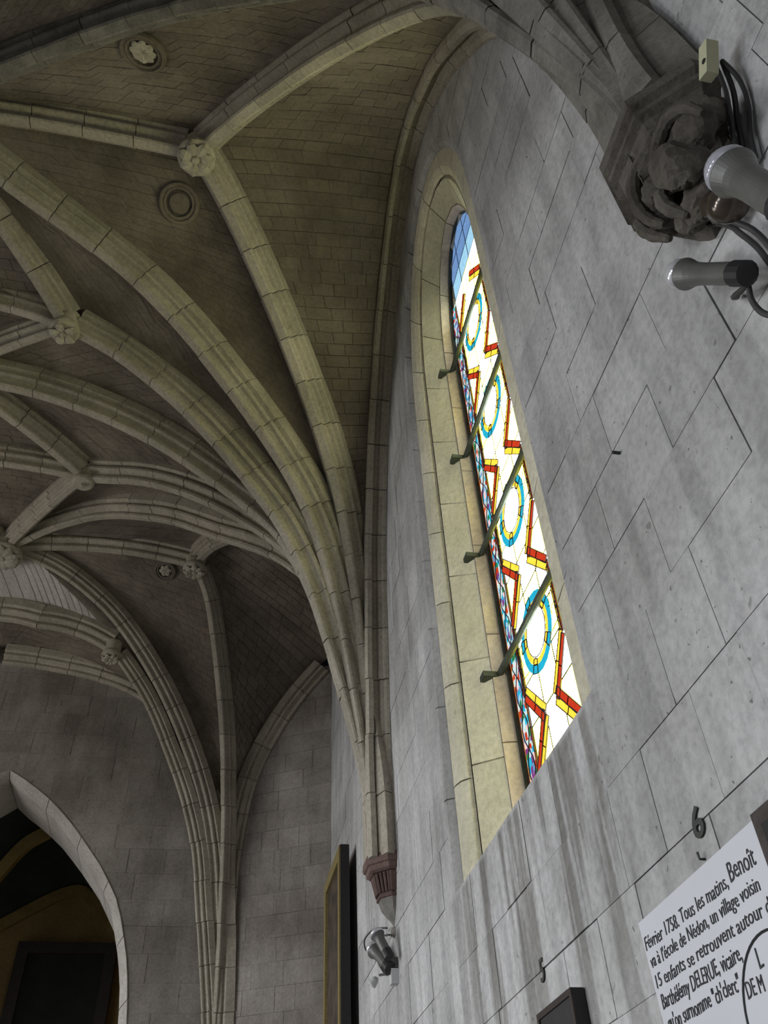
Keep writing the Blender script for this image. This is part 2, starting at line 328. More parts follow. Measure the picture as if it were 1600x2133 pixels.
rib('K2B5', 'dark ridge rib from the large carved boss to the boss right of the small roundel', .12, .08)
rib('B6J', 'short curved rib under the brightly lit web, ending at the little boss', .0, .08, .9)
rib('JJ', 'dark short rib under the brightly lit web at the left edge', .0, .0, .9)
rib('R2m', 'rib arching over the top from the near carved corbel to the round boss', trim0=.34)
rib('R3m', 'dark rib crossing the top left corner of the frame', trim0=.34, mat='rib_dark')
rib('R4m', 'rib rising from the near carved corbel just inside the transverse arch', trim0=.34, mat='rib_dark')
rib('R5m', 'transverse arch rib springing from the near carved corbel at top right', trim0=.34, mat='rib_dark')
rib('R2p', 'wall-side rib springing from the near corbel into the bay behind', pts=[my(p, .72) for p in RC['R2m']], trim0=.34, mat='rib_dark')
rib('R3p', 'diagonal rib springing from the near corbel into the bay behind', pts=[my(p, .72) for p in RC['R3m']], trim0=.34, mat='rib_dark')
rib('R4p', 'short rib springing from the near corbel into the bay behind', pts=[my(p, .72) for p in RC['R4m']], trim0=.34, mat='rib_dark')
for k, lb in (('R3', 'diagonal rib'), ('R4', 'short rib'), ('R5', 'transverse rib'), ('R6', 'slim rib'), ('R7', 'far diagonal rib'), ('R8', 'far ridge-side rib'), ('K2C2', 'far corner rib'), ('B6C2', 'thin corner rib'), ('Fend', 'end wall rib')):
    rib(k+'x', lb+' rising from the opposite wall, out of sight left of the frame', pts=[mx(p) for p in RC[k]], scale=.66 if k in ('K2C2', 'B6C2', 'Fend') else .92)
for k, lb in (('K1B2', 'near link rib'), ('TB2', 'thin link rib'), ('TB3', 'middle link rib'), ('K2B3', 'far link rib'), ('B6J', 'curved lit-web rib')):
    rib(k+'x', lb+' beyond the ridge, out of sight left of the frame', .1, .08, .8, pts=[mx(p) for p in RC[k]])

# ------------------------------------------------------------------ vault webs
webs = []
def edge(P, off=.19, n=40):
    out = []
    for p, t, nn, l in frames(resample([Vector(p) for p in P], n)): out.append(p+nn*off)
    return out
def web(A, B, bricks=True, bulge=.10, course=.098, blen=.175, lit_course=False, gj=.0016):
    n = 40; out = MB()
    def S(u, v):
        i = min(int(v*n), n-1); f = v*n-i
        a = A[i].lerp(A[i+1], f); b = B[i].lerp(B[i+1], f); h = (b-a).length
        p = a.lerp(b, u); mid = (A[min(i+1, n)]-A[i])+(B[min(i+1, n)]-B[i])
        nn = mid.cross(b-a)
        if nn.length < 1e-9: return p, Vector((0, 0, 1))
        nn.normalize()
        if nn.dot(Vector((AX, 4.6, 1))-p) > 0: nn = -nn         # outward, away from the room
        k_ = max(0, (v-.72)/.28); k_ = k_*k_*(3-2*k_); nn = nn.lerp(Vector((0, 0, 1)), k_).normalized()
        return p+nn*bulge*4*u*(1-u)*min(1, h/1.2)*(h*.5 if v < .72 else h*.5*(1-k_)+.55*k_), nn
    nu, nv = 10, 30
    g = [[S(i/nu, j/nv) for i in range(nu+1)] for j in range(nv+1)]
    vs = [p+q*.006 for r in g for p, q in r]; k = nu+1
    m = MB(); m.add(vs, [(j*k+i, j*k+i+1, (j+1)*k+i+1, (j+1)*k+i) for j in range(nv) for i in range(nu)])
    o = m.build('ceiling', M['web_joint' if not lit_course else 'web_joint'], smooth=True); o['kind'] = 'structure'
    webs.append(([W(v) for v in vs], m.f))
    if not bricks: 
        o.data.materials[0] = M['web']; return o
    La = .5*(length(A)+length(B)); bl = []
    if lit_course:
        for i in range(lit_course):
            u0, u1 = i/lit_course, (i+1)/lit_course; bl.append((u0+.004, u1-.004, .03, .995))
    else:
        nc = int(La/course); v0 = 0.0
        for j in range(nc):
            va, vb = j/nc, (j+1)/nc; wd = (S(1, (va+vb)/2)[0]-S(0, (va+vb)/2)[0]).length
            if wd < .06: continue
            nb = max(1, round(wd/blen)); off = .5 if j % 2 else 0; us = [0]
            for q in range(nb+1):
                x = (q+off+random.uniform(-.12, .12))/nb
                if .25/nb < x < 1-.25/nb: us.append(x)
            us.append(1); gu = gj/wd; gv = gj/La
            for a, b in zip(us, us[1:]): bl.append((a+gu, b-gu, va+gv, vb-gv))
    items = []
    for (u0, u1, va, vb) in bl:
        q = random.uniform(-.0025, .0025); segs = 4 if lit_course else 1; f = []; bk = []
        for s_ in range(segs+1):
            vv = va+(vb-va)*s_/segs
            for u in (u0, u1):
                p, nn = S(u, vv); f.append(p-nn*(.004+q)); bk.append(p+nn*.012)
        N2 = len(f); fs = []
        for s_ in range(segs):
            a = 2*s_; fs.append((a, a+1, a+3, a+2)); fs.append((a, a+2, a+2+N2, a+N2)); fs.append((a+1, a+1+N2, a+3+N2, a+3))
        fs.append((0, N2, N2+1, 1)); fs.append((N2-2, N2-1, 2*N2-1, 2*N2-2))
        items.append((f+bk, fs, f[0]))
    nm = 'board' if lit_course else 'brick'; mat = M['lit_course' if lit_course else 'web']
    vis = [i for i in items if seen(i[2])]; rest = [i for i in items if not seen(i[2])]
    vis.sort(key=lambda i: Vector(i[2]).length); rest += vis[300:]; vis = vis[:300]
    for vs, fs, _ in vis:
        b = MB(); b.add(vs, fs); b.build(nm, mat, o)
    if rest:
        b = MB()
        for vs, fs, _ in rest: b.add(vs, fs)
        b.build('brickwork', mat, o)['kind'] = 'stuff'
    return o
def settle(P, end):                          # let the last stretch meet its neighbours at one shared point
    d = end-P[-1]; n = len(P)-1; return [p+d*max(0, (i/n-.75)/.25)**2 for i, p in enumerate(P)]
e = {k: settle(edge(v), v[-1]+Vector((0, 0, .2))) for k, v in RC.items()}
F1 = resample(form(.85, .10), 40); F1m = [my(p) for p in F1]
WC = [Vector(p) for p in ((1.0, 4.75, 1.9), (1.0, 4.9, 3.2), (1.02, 5.3, 4.6), (1.05, 6.1, 5.6), (1.1, 7.1, 5.95), (1.13, 8.14, 5.5))]
WC = settle(resample(catmull(WC, 8), 40), F+Vector((0, 0, .2)))
cells = [('R2', F1, 1), ('R2', 'R3', 1), ('R3', 'R4', 1), ('R4', 'R5', 1), ('R5', 'R6', 1), ('R6', 'R7', 1), ('R7', 'R8', 1), ('R8', WC, 1),
         ('F', 'B5C2', 1), ('B5C2', 'K2C2', 1), ('K2C2', 'B6C2', 1), ('B6C2', 'Fend', 1), ('R2m', F1m, 1), ('R2m', 'R3m', 1), ('R3m', 'R4m', 1), ('R4m', 'R5m', 1)]
g_ = lambda k: e[k] if isinstance(k, str) else k
for a, b, br in cells: web(g_(a), g_(b), br, gj=.0032 if a in ('F', 'R8') else (.0022 if b is F1 else .0014))
web(e['K1B2'], [mx(p) for p in e['K1B2']]); web(e['TB2'], [mx(p) for p in e['TB2']]); web(e['TB3'], [mx(p) for p in e['TB3']])
web(e['K2B3'], [Vector((2*K2.x-p.x, p.y, p.z)) for p in e['K2B3']])
web(e['K1B2m'], [mx(p) for p in e['K1B2m']], 0); web(e['TB2m'], [mx(p) for p in e['TB2m']], 0)
up19 = Vector((0, 0, .2))
ea = [p+up19 for p in lierne(E, B6, .0, 40)]; eb = [p+up19 for p in lierne(E, J, 0, 40)]
web(ea, eb, 1, .03)
ka = [p+up19 for p in lierne(K2, B6, .10, 40)]; kb = [p+up19 for p in lierne(K2, J, .05, 40)]; kc = [p+up19 for p in lierne(K2, mx(J), .05, 40)]
# the brightly lit web is laid from the crease to the rib, its courses running down from the key
sa = [p+up19 for p in lierne(J, K2, .05, 40)]; sb = [p+up19 for p in lierne(J, B6, .06, 40)]
def web_courses(Pk, Q0, Q1, n):
    o = None; m = MB()
    def S(u, v): return Pk.lerp(Q0, v).lerp(Pk.lerp(Q1, v), u)+Vector((0, 0, .06*4*v*(1-v)))
    g = [[S(i/8, j/12)+Vector((0, 0, .012)) for i in range(9)] for j in range(13)]
    m.add([p for r in g for p in r], [(j*9+i, j*9+i+1, (j+1)*9+i+1, (j+1)*9+i) for j in range(12) for i in range(8)])
    o = m.build('ceiling', M['web_joint']); o['kind'] = 'structure'
    # courses parallel to the crease Pk-Q0
    for k in range(n):
        u0, u1 = k/n+.006, (k+1)/n-.006; P = []
        for (uu) in (u0, u1):
            top = Pk.lerp(Q1, uu); bot = Q0.lerp(Q1, uu); P.append((top, bot))
        vs = []
        for s_ in range(5):
            t = s_/4
            for top, bot in P:
                frac = (1-t)*(top-Pk).length/(Q1-Pk).length+t
                vs.append(top.lerp(bot, t)+Vector((0, 0, .06*4*frac*(1-frac)*(1 if t < 1 else 0))))
        lo = [v-Vector((0, 0, .006+random.uniform(0, .006))) for v in vs]; N2 = len(vs)
        fs = []
        for s_ in range(4):
            a = 2*s_; fs += [(a, a+1, a+3, a+2), (a, a+2, a+2+N2, a+N2), (a+1, a+1+N2, a+3+N2, a+3)]
        b = MB(); b.add(lo+[v+Vector((0, 0, .01)) for v in vs], fs); b.build('board', M['lit_course'], o)  # strips stand for stone courses, their brightness put into the colour
web_courses(K2+up19, J+up19, B6+up19, 11)
web_courses(K2+up19, J+up19, mx(J)+up19, 6); web_courses(K2+up19, mx(J)+up19, mx(B6)+up19, 11)
web([mx(p) for p in ea], [mx(p) for p in eb], 0, .03)
web([p+up19 for p in lierne(E, J, 0, 40)], [p+up19 for p in lierne(E, mx(J), 0, 40)], 1, .03)
# plain webs that close the vault outside the frame
for a, b, br in cells:
    web([mx(p) for p in g_(a)], [mx(p) for p in g_(b)], 0)
for a, b in (('R2m', F1m), ('R2m', 'R3m'), ('R3m', 'R4m'), ('R4m', 'R5m')):
    A_ = [my(p, .72) for p in g_(a)]; B_ = [my(p, .72) for p in g_(b)]; web(A_, B_, 0); web([mx(p) for p in A_], [mx(p) for p in B_], 0)

# ------------------------------------------------------------------ stone walls
def clip(poly, p, n, inside):               # 2D half plane clip; inside keeps (q-p).n <= 0
    out = []; s = 1 if inside else -1
    for i in range(len(poly)):
        a, b = poly[i], poly[(i+1) % len(poly)]
        da = s*((a[0]-p[0])*n[0]+(a[1]-p[1])*n[1]); db = s*((b[0]-p[0])*n[0]+(b[1]-p[1])*n[1])
        if da <= 0: out.append(a)
        if (da < 0 < db) or (db < 0 < da): t = da/(da-db); out.append((a[0]+(b[0]-a[0])*t, a[1]+(b[1]-a[1])*t))
    return out
def area(P): return abs(sum(P[i][0]*P[(i+1) % len(P)][1]-P[(i+1) % len(P)][0]*P[i][1] for i in range(len(P))))/2
def minus(poly, hole):
    pieces = []; cur = poly
    for i in range(len(hole)):
        a, b = hole[i], hole[(i+1) % len(hole)]; n = (b[1]-a[1], -(b[0]-a[0]))     # outward for counter-clockwise hole
        o = clip(cur, a, n, False)
        if len(o) > 2 and area(o) > 1e-6: pieces.append(o)
        cur = clip(cur, a, n, True)
        if len(cur) < 3 or area(cur) < 1e-7: break
    return pieces
def prism(m, poly, P, front, back):
    n = len(poly); vs = [P(a, b, front) for a, b in poly]+[P(a, b, back) for a, b in poly]
    m.add(vs, [tuple(range(n)), tuple(range(2*n-1, n-1, -1))]+[(i, (i+1) % n, (i+1) % n+n, i+n) for i in range(n)])
def masonry(name, P, u0, u1, courses, joints, mat, jmat, hole=None, mean=.38, gap=.0026, visu=None):
    z0, z1 = courses[0], courses[-1]; back = MB()
    rect = [(u0, z0), (u1, z0), (u1, z1), (u0, z1)]
    for pc in (minus(rect, hole) if hole else [rect]): prism(back, pc, P, .006, .05)
    root = back.build(name, jmat); root['kind'] = 'structure'; items = []
    for k in range(len(courses)-1):
        a, b = courses[k], courses[k+1]; js = sorted(joints.get(round(a, 2), [])); us = [u0]; x = u0
        fixed = js+[u1]
        for f in fixed:
            while f-us[-1] > mean*1.55:
                us.append(us[-1]+random.uniform(mean*.65, mean*1.3))
            us.append(f)
        for p, q in zip(us, us[1:]):
            g1 = gap*random.choice((.15, .3, .6, 1)); g2 = gap*random.choice((.15, .4, .8)); r = [(p+g1, a+g2), (q-g1, a+g2), (q-g1, b-g2), (p+g1, b-g2)]
            pcs = minus(r, hole) if hole else [r]
            pcs = [c for c in pcs if area(c) > 2e-4]
            if not pcs: continue
            m = MB(); fr = random.uniform(-.0016, .0016)
            for c in pcs: prism(m, c, P, fr, .014)
            items.append((m, P((p+q)/2, (a+b)/2, 0)))
    vis = [i for i in items if seen(i[1], 150)]; rest = [i for i in items if not seen(i[1], 150)]
    vis.sort(key=lambda i: Vector(i[1]).length); rest += vis[300:]; vis = vis[:300]
    for m, _ in vis: m.build('stone_block', mat, root)
    if rest:
        b = MB()
        for m, _ in rest: b.add(m.v, m.f)
        b.build('stonework', mat, root)['kind'] = 'stuff'
    return root
FLOOR = -1.143
YC = 2.70
def arch_outline(inset, zb, n=22):           # (Y, Z), from far foot over the top to near foot
    hw = .82-inset; rise = 1.71-inset*1.25; P = [(YC+hw, zb)]
    P += [(YC+hw, zb+(4.35-zb)*i/6) for i in range(1, 6)]
    for i in range(n+1):
        t = math.pi*i/n; P.append((YC+hw*math.cos(t), 4.35+rise*abs(math.sin(t))**.96))
    P += [(YC-hw, zb+(4.35-zb)*i/6) for i in range(5, 0, -1)]; P.append((YC-hw, zb)); return P
cr = [FLOOR, -.9, -.62, -.35, -.1, .22, .49, .72, .97, 1.24, 1.49, 1.74, 2.0, 2.24, 2.47, 2.71, 2.97, 3.21, 3.46, 3.70, 3.95, 4.2, 4.44, 4.7, 4.95, 5.2, 5.45, 5.7, 5.96, 6.2, 6.45, 6.75]
jo = {.49: [1.15, 1.53, 1.92, 2.17], .72: [1.46, 1.73, 1.95, 2.64, 3.05], .97: [1.28, 1.52, 1.94, 2.3], 1.24: [.985, 1.375, 1.70], 1.49: [1.20, 1.58], 1.74: [1.085, 1.445, 1.695], 2.0: [1.3, 1.55], 2.24: [1.275, 1.545], 2.47: [1.0, 1.52]}
PX = lambda x, s=1: (lambda y, z, d: Vector((x+s*d, y, z)))
hole = arch_outline(0, 1.24); holeccw = [(a, b) for a, b in hole]
def ccw(P): 
    s = sum(P[i][0]*P[(i+1) % len(P)][1]-P[(i+1) % len(P)][0]*P[i][1] for i in range(len(P)))
    return P if s > 0 else P[::-1]
masonry('wall_right', PX(1), -4.0, 5.94, cr, jo, M['wall'], M['wall_joint'], ccw(hole))
cr2 = [FLOOR+.24*i for i in range(32)]
m = MB(); m.box((1.075, 5.935, 2.5), .15, .01, 8); m.build('wall_return', M['wall'])['kind'] = 'structure'
masonry('wall_right', PX(1.118), 5.93, 8.16, cr2, {}, M['wall'], M['end_joint'], None, .4)
dv = Vector((.18-1.118, 8.6-8.13, 0)); dl = dv.length; dv /= dl; dn = Vector((-dv.y, dv.x, 0)); dn = dn if dn.y > 0 else -dn
masonry('wall_far', lambda u, z, d: Vector((1.118, 8.13, 0))+dv*u+dn*d+Vector((0, 0, z)), 0, dl+.05, [FLOOR+.205*i for i in range(33)], {}, M['end'], M['end_joint'], None, .26)
AR = [(1.54, 1.2), (1.54, 1.9), (1.50, 2.2), (1.44, 2.47), (1.30, 2.89), (1.10, 3.2), (.88, 3.46), (.66, 3.70), (.43, 3.90), (.2, 4.06), (0, 4.17)]
AXC = -2.15
def arch2(off, zb=FLOOR):
    P = [(1.54-off, zb), (1.54-off, 0)]+[(max(0, a-off), z-off*.9*(1-a/1.54)) for a, z in AR]
    return [(AXC+a, z) for a, z in P]+[(AXC-a, z) for a, z in P[-2::-1]]
masonry('wall_end', lambda u, z, d: Vector((u, 8.6+d, z)), -5.48, .2, [FLOOR+.24*i for i in range(30)], {}, M['end'], M['end_joint'], ccw(arch2(0)), .42)
masonry('wall_far', lambda u, z, d: Vector((2*AX-1.118, 8.13, 0))+Vector((-dv.x, dv.y, 0))*u+Vector((-dn.x, dn.y, 0))*d+Vector((0, 0, z)), 0, dl+.05, [FLOOR+.41*i for i in range(17)], {}, M['end'], M['end_joint'], None, .6)
# arch ring of the end wall: chamfer and soffit in voussoirs
ring = empty('arch_ring', (AXC, 8.6, 4.1)); tag(ring, 'pale pointed arch ring framing the dark chapel at lower left', 'arch')
O0, O1, O2 = arch2(0), arch2(.055), arch2(.07)
O0, O1, O2 = [resample([Vector((a, b, 0)) for a, b in o], 66) for o in (O0, O1, O2)]
for k in range(22):
    rg = []
    for j in range(4):
        i = 3*k+j; g = .0 if j in (1, 2) else (.004 if j == 0 else -.004)
        t = (O0[min(i+1, 66)]-O0[max(i-1, 0)]).normalized()*g
        c = lambda P, y, ex=0: Vector((P[i].x+t.x, y, P[i].y+t.y))
        outw = Vector((O0[i].x-O1[i].x, 0, O0[i].y-O1[i].y))*1.6
        rg.append([c(O0, 8.592), c(O1, 8.66), c(O2, 8.70), c(O2, 9.35), c(O2, 9.35)+outw*3, c(O0, 8.592)+outw*.05])
    m = MB(); m.sweep(rg); m.build('voussoir', M['arch'], ring)

# window surround (hollow chamfer, roll, splay, step) as stone rings
win = empty('window_1', (1.1, YC, 3)); win['kind'] = 'structure'
PR = [(0, 1.0), (.025, 1.004), (.06, 1.03), (.085, 1.033), (.16, 1.045), (.22, 1.06), (.385-.155, 1.075), (.385, 1.175), (.392, 1.185), (.40, 1.262), (.40, 1.40)]
def ringpts(ins, x, zb, n): return [Vector((x, a, b)) for a, b in resample2(arch_outline(ins, zb), n)]
def resample2(P, n): return [(v.x, v.y) for v in resample([Vector((a, b, 0)) for a, b in P], n)]
def surround(prof, mat, name, nseg, sub=3, depth=.09):
    N_ = nseg*sub; L = [ringpts(i, x, 1.18, N_) for i, x in prof]
    for k in range(nseg):
        rg = []
        for j in range(sub+1):
            i = k*sub+j; c = [l[i].copy() for l in L]; g = 0 if 0 < j < sub else (.0035 if j == 0 else -.0035)
            t = (L[0][min(i+1, N_)]-L[0][max(i-1, 0)]).normalized()*g
            n_ = Vector((0, t.z, -t.y)).normalized() if g else Vector((0, 0, 0))
            ctr = Vector((0, YC, min(4.35, c[0].z)))
            out = []
            for q in c[::-1]:
                d = Vector((0, q.y-YC, max(0, q.z-4.35))).normalized(); out.append(q+d*depth)
            rg.append([q+t for q in c]+[q+t+Vector((.02, 0, 0)) for q in out])
        m = MB(); m.sweep(rg); m.build(name, mat, win)
surround([(0, 1.0), (.03, 1.002), (.065, 1.032)], M['wall'], 'moulding_stone', 22)
surround([(.066, 1.033), (.10, 1.030), (.17, 1.036), (.215, 1.058), (.222, 1.075)], M['reveal'], 'moulding_stone', 20)
surround([(.226, 1.085), (.246, 1.072), (.31, 1.118), (.388, 1.172)], M['reveal'], 'splay_stone', 18)
surround([(.398, 1.172), (.41, 1.20), (.43, 1.25), (.43, 1.36)], M['reveal_step'], 'reveal_stone', 16)
m = MB(); m.box((1.2, YC, 1.20), .36, 1.7, .10); m.v = [(x, y, z+(.2 if x > 1.1 and z > 1.2 else 0)) for x, y, z in m.v]; m.build('sill', M['reveal'], win)
m = MB(); m.box((1.39, YC, 3.5), .02, 2.2, 6.2); 

# stained glass ------------------------------------------------------
glass = empty('stained_glass_light', (1.25, YC, 3)); tag(glass, 'tall narrow stained glass light of pale panes with blue rings and red and yellow bands', 'window')
GO = ccw(arch_outline(.425, 1.3))
def inside_poly(poly):
    cur = poly
    for i in range(len(GO)):
        a, b = GO[i], GO[(i+1) % len(GO)]; cur = clip(cur, a, (b[1]-a[1], -(b[0]-a[0])), True)
        if len(cur) < 3: return []
    return cur
came = MB()
def pane(poly, mat, x=1.25, lead=True, name='glass_pane'):
    cur = inside_poly(poly)
    if len(cur) < 3 or area(cur) < 2e-5: return
    cur = ccw(cur)[::-1]; m = MB(); prism(m, cur, PX(x), 0, .003); m.build(name, G[mat], glass)
    if lead:
        for a, b in zip(cur, cur[1:]+cur[:1]): 
            d = Vector((0, b[0]-a[0], b[1]-a[1]))
            if d.length > .004:
                t = d.normalized(); nn = Vector((0, t.z, -t.y)); c = Vector((x-.001, (a[0]+b[0])/2, (a[1]+b[1])/2))
                came.box(c, .003, d.length, .0042, (Vector((1, 0, 0)), t, nn))
def strip(a, b, w, mat, x): 
    d = Vector((b[0]-a[0], b[1]-a[1])); l = d.length; t = d/l; n = Vector((-t.y, t.x))*w/2; k = max(1, round(l/.11))
    for i in range(k):
        p = Vector(a)+d*(i/k); q = Vector(a)+d*((i+1)/k)
        pane([tuple(p-n), tuple(q-n), tuple(q+n), tuple(p+n)], mat, x)
zz = [1.35+.19*i for i in range(23)]; yy = [2.445, 2.61, 2.79, 2.955]
for i in range(len(zz)-1):
    for j in range(3):
        top = zz[i] > 4.86
        pane([(yy[j], zz[i]), (yy[j+1], zz[i]), (yy[j+1], zz[i+1]), (yy[j], zz[i+1])], 'skyblue' if zz[i] > 5.0 else ('lightblue' if top else ('white' if (i+j) % 2 == 0 else 'cream')))
mods = [(1.32, .98), (2.05, 1.70), (2.76, 2.42), (3.55, 3.14), (4.36, 3.95), (5.1, 4.78)]
YG = 2.72
for k in range(0, 5):
    zc, zn = mods[k]; zt = mods[k+1][1]
    for s in (-1, 1):
        for off, cm, wv, x in ((0, 'yellow', .034, 1.246), (.036, 'red', .034, 1.244)):
            P = [(YG+s*.08, zn), (YG+s*(.225-0*off), zn+.20), (YG+s*.225, zt-.20), (YG+s*.08, zt)]
            if off: P = [(YG+s*.115, zn+off*.1-.0), (YG+s*.232, zn+.165), (YG+s*.232, zt-.165), (YG+s*.115, zt)]
            if not off:
                strip((YG+s*.055, zn+.015), P[1], wv, cm, x); strip(P[2], (YG+s*.055, zt-.015), wv, cm, x)
                strip(P[1], P[2], .012, 'yellow', x)
            else:
                strip((YG+s*.075, zn-.02), (YG+s*.24, zn+.172), wv, cm, x); strip((YG+s*.24, zt-.172), (YG+s*.075, zt+.02), wv, cm, x)
                strip((YG+s*.245, zn+.18), (YG+s*.245, zt-.18), .012, 'red', x)
    for r0, r1, cm in () if k == 0 else ((.142, .178, 'blue'), (.115, .140, 'yellow')):
        for q in range(20):
            a0, a1 = 2*math.pi*q/20, 2*math.pi*(q+1)/20
            pane([(YG+r*math.cos(t), zc+r*math.sin(t)*1.02) for r, t in ((r0, a0), (r1, a0), (r1, a1), (r0, a1))], cm, 1.242, q % 4 == 0)
    if k: pane([(YG+.11*math.cos(2*math.pi*q/16), zc+.11*math.sin(2*math.pi*q/16)) for q in range(16)], 'white', 1.243)
    # small painted sprigs at the neck and flanks
    for s in (-1, 1):
        for q in range(5):
            yy_ = YG+s*(.19+.018*math.sin(q*2)); z_ = zc-.04+.02*q
            came.box((1.24, yy_, z_), .002, .003, .026, (Vector((1, 0, 0)), Vector((0, math.cos(q), math.sin(q))), Vector((0, -math.sin(q), math.cos(q)))))
cols = ['pale', 'pale', 'blue', 'green', 'purple', 'red', 'pale', 'skyblue', 'pink', 'lightblue', 'pale', 'blue']
bm_ = MB(); cu = sorted(set(cols))
for s, yi, yo in ((1, 2.972, 3.074), (-1, 2.428, 2.326)):
    strip((yi-.008*s, 1.3), (yi-.008*s, 4.9), .012, 'orange', 1.247); strip((yo+.012*s, 1.3), (yo+.012*s, 4.5), .014, 'orange', 1.247)
    z = 1.32
    while z < 4.95:
        h = random.uniform(.022, .038)
        for j in range(4):
            a, b = yi+(yo-yi)*j/4, yi+(yo-yi)*(j+1)/4; w1 = random.uniform(-.012, .012)
            cur = inside_poly([(a, z+w1*(j > 0)), (b, z-w1), (b, z+h-w1), (a, z+h+w1)])
            if len(cur) > 2: n0 = len(bm_.f); prism(bm_, ccw(cur)[::-1], PX(1.2485), 0, .003); bm_.m[n0:] = [cu.index(random.choice(cols))]*(len(bm_.f)-n0)
        z += h
    for q in range(2):                       # painted tendrils winding up the border
        came.tube([Vector((1.245, (yi+yo)/2+.038*math.sin(t*.9+q*3.1), 1.32+t*.05)) for t in range(0, 68)], .0028, 4)
for s in (-1, 1):                            # small flowers painted beside the border at mid-panel
    for zc, zn in mods[1:5]:
        came.tube([Vector((1.245, YG+s*(.235-.0*q), zc-.12+.02*q)) + Vector((0, .02*math.sin(q*1.7), 0)) for q in range(9)], .003, 4)
        came.tube([Vector((1.245, YG+s*.15, zc-.105)), Vector((1.245, YG+s*.235, zc-.095))], .002, 4)
bm_.build('border_glass', [G[c] for c in cu], glass)['kind'] = 'stuff'
came.build('lead_came', M['black'], glass)
fr_ = MB(); go = resample2(arch_outline(.42, 1.3), 60)
fr_.sweep([[Vector((1.24, a, b)), Vector((1.225, YC+(a-YC)*.965, 4.0+(b-4.0)*.992)), Vector((1.25, YC+(a-YC)*.965, 4.0+(b-4.0)*.992)), Vector((1.26, a, b))] for a, b in go])
fr_.build('edge_frame', M['bar'], glass)
for z in (2.09, 2.81, 3.56, 4.375):
    o = empty('saddle_bar', (1.21, YC, z)); tag(o, {2.09: 'lowest', 2.81: 'second lowest', 3.56: 'second highest', 4.375: 'highest'}[z]+' dark iron bar crossing the stained glass', 'bar', 'iron bars across the stained glass')
    m = MB(); m.tube([(1.205, 2.26, z), (1.205, 3.14, z)], .016, 8); m.build('rod', M['bar'], o)
    m = MB(); m.box((1.18, 3.14, z-.005), .11, .06, .026); m.build('bracket', M['bar'], o)

# formeret of the near bay (wall arch), in voussoirs, both flanks
for sg, lab in ((1, 'wall arch band rising from the fluted corbel, left of the stained window'), (-1, 'wall arch band rising from the near carved corbel, right of the stained window'), (-2, 'dark wall arch band above the near corbel at the top edge')):
    back_bay = sg == -2; sg = -1 if back_bay else sg
    root = empty('wall_arch', (.95, YM+sg*1.6, 4)); tag(root, lab, 'arch')
    prof = [(.998, .0), (.975, .004), (.965, .03), (.945, .035), (.935, .06), (.905, .064), (.895, .02), (.865, .02), (.85, .05), (.85, .22), (.998, .22)]
    fr = [form(x, off, sg) for x, off in prof]; nv = 14
    if back_bay: fr = [[my(p, .72) for p in f] for f in fr]
    fr = [resample(f, nv*3) for f in fr]
    for k in range(nv):
        rg = []; jx = random.uniform(-.003, .003)
        for j in range(4):
            i = 3*k+j; g = .0 if j in (1, 2) else (.003 if j == 0 else -.003)
            t = (fr[0][min(i+1, nv*3)]-fr[0][max(i-1, 0)]).normalized()*g
            rg.append([f[i]+t+Vector((jx if 0 < q < 9 else 0, 0, 0)) for q, f in enumerate(fr)])
        m = MB(); m.sweep(rg); m.build('voussoir', M['rib_dark' if back_bay or (sg < 0 and k < 3) else ('rib_grey' if sg < 0 and k < 6 else 'rib')], root)

# floor, left and back walls, unseen windows that light the room -----------------------------------
m = MB(); m.box((AX-1.7, 3, FLOOR-.05), 11.8, 20, .1); m.build('floor', M['floor'])['kind'] = 'structure'
XL = 2*AX-1; XA = XL-3.2
m = MB()                                     # unseen arcade and aisle, added so daylight reaches only the lower walls
ps = [-4, -1.2, 1.6, 4.4, 7.2]
m.box((XL-.1, .55, 4.3), .2, 9.5, 5.2); m.box((XL-.1, 7.95, 4.3), .2, .9, 5.2); m.box((XL-.1, 6.4, 1.8), .2, 2.2, .2); m.box((XL-.1, 6.4, 5.5), .2, 2.2, 2.8)
for y in ps: m.box((XL-.1, y, .3), .34, .42, 2.9)
m.build('wall_left', M['floor'])['kind'] = 'structure'
m = MB(); m.box(((XL+XA)/2, 2.1, 3.0), 3.4, 12.6, .1); m.build('ceiling', M['floor'])['kind'] = 'structure'  # roof of the added aisle
m = MB(); m.box(((XL+XA)/2, 8.4, .9), 3.4, .1, 4.2); m.box(((XL+XA)/2, -4.2, .9), 3.4, .1, 4.2); m.build('wall_added_aisle', M['floor'])['kind'] = 'structure'
o = empty('window_8', (XL, 6.4, 3)); o['kind'] = 'structure'  # added out of view to brighten the vault and walls of the far bay
for q in range(2):
    for r in range(3):
        g = MB(); ya = 5.3+1.1*q; za = 1.9+.733*r
        g.quad((XL-.12, ya+.01, za+.01), (XL-.12, ya+1.09, za+.01), (XL-.12, ya+1.09, za+.72), (XL-.12, ya+.01, za+.72)); g.build('pane', G['choir'], o)
g = MB()
for q in range(3): g.box((XL-.1, 5.3+1.1*q, 3), .06, .04, 2.2)
for r in range(4): g.box((XL-.1, 6.4, 1.9+.733*r), .06, 2.2, .03)
g.build('window_frame', M['iron'], o)
HL = [(-2.9, -1.3, 0, 2.2), (.2, 1.8, 0, 2.2), (3.0, 4.6, 0, 2.2), (5.6, 7.2, 0, 2.2)]  # aisle window heights set so daylight fades up the right wall
m = MB(); holes_y = -4.3
for a, b, c, d in HL:
    m.box((XA-.1, (holes_y+a)/2, .9), .2, a-holes_y, 4.2); m.box((XA-.1, (a+b)/2, (c+FLOOR)/2), .2, b-a, c-FLOOR); m.box((XA-.1, (a+b)/2, (d+3)/2), .2, b-a, 3-d); holes_y = b
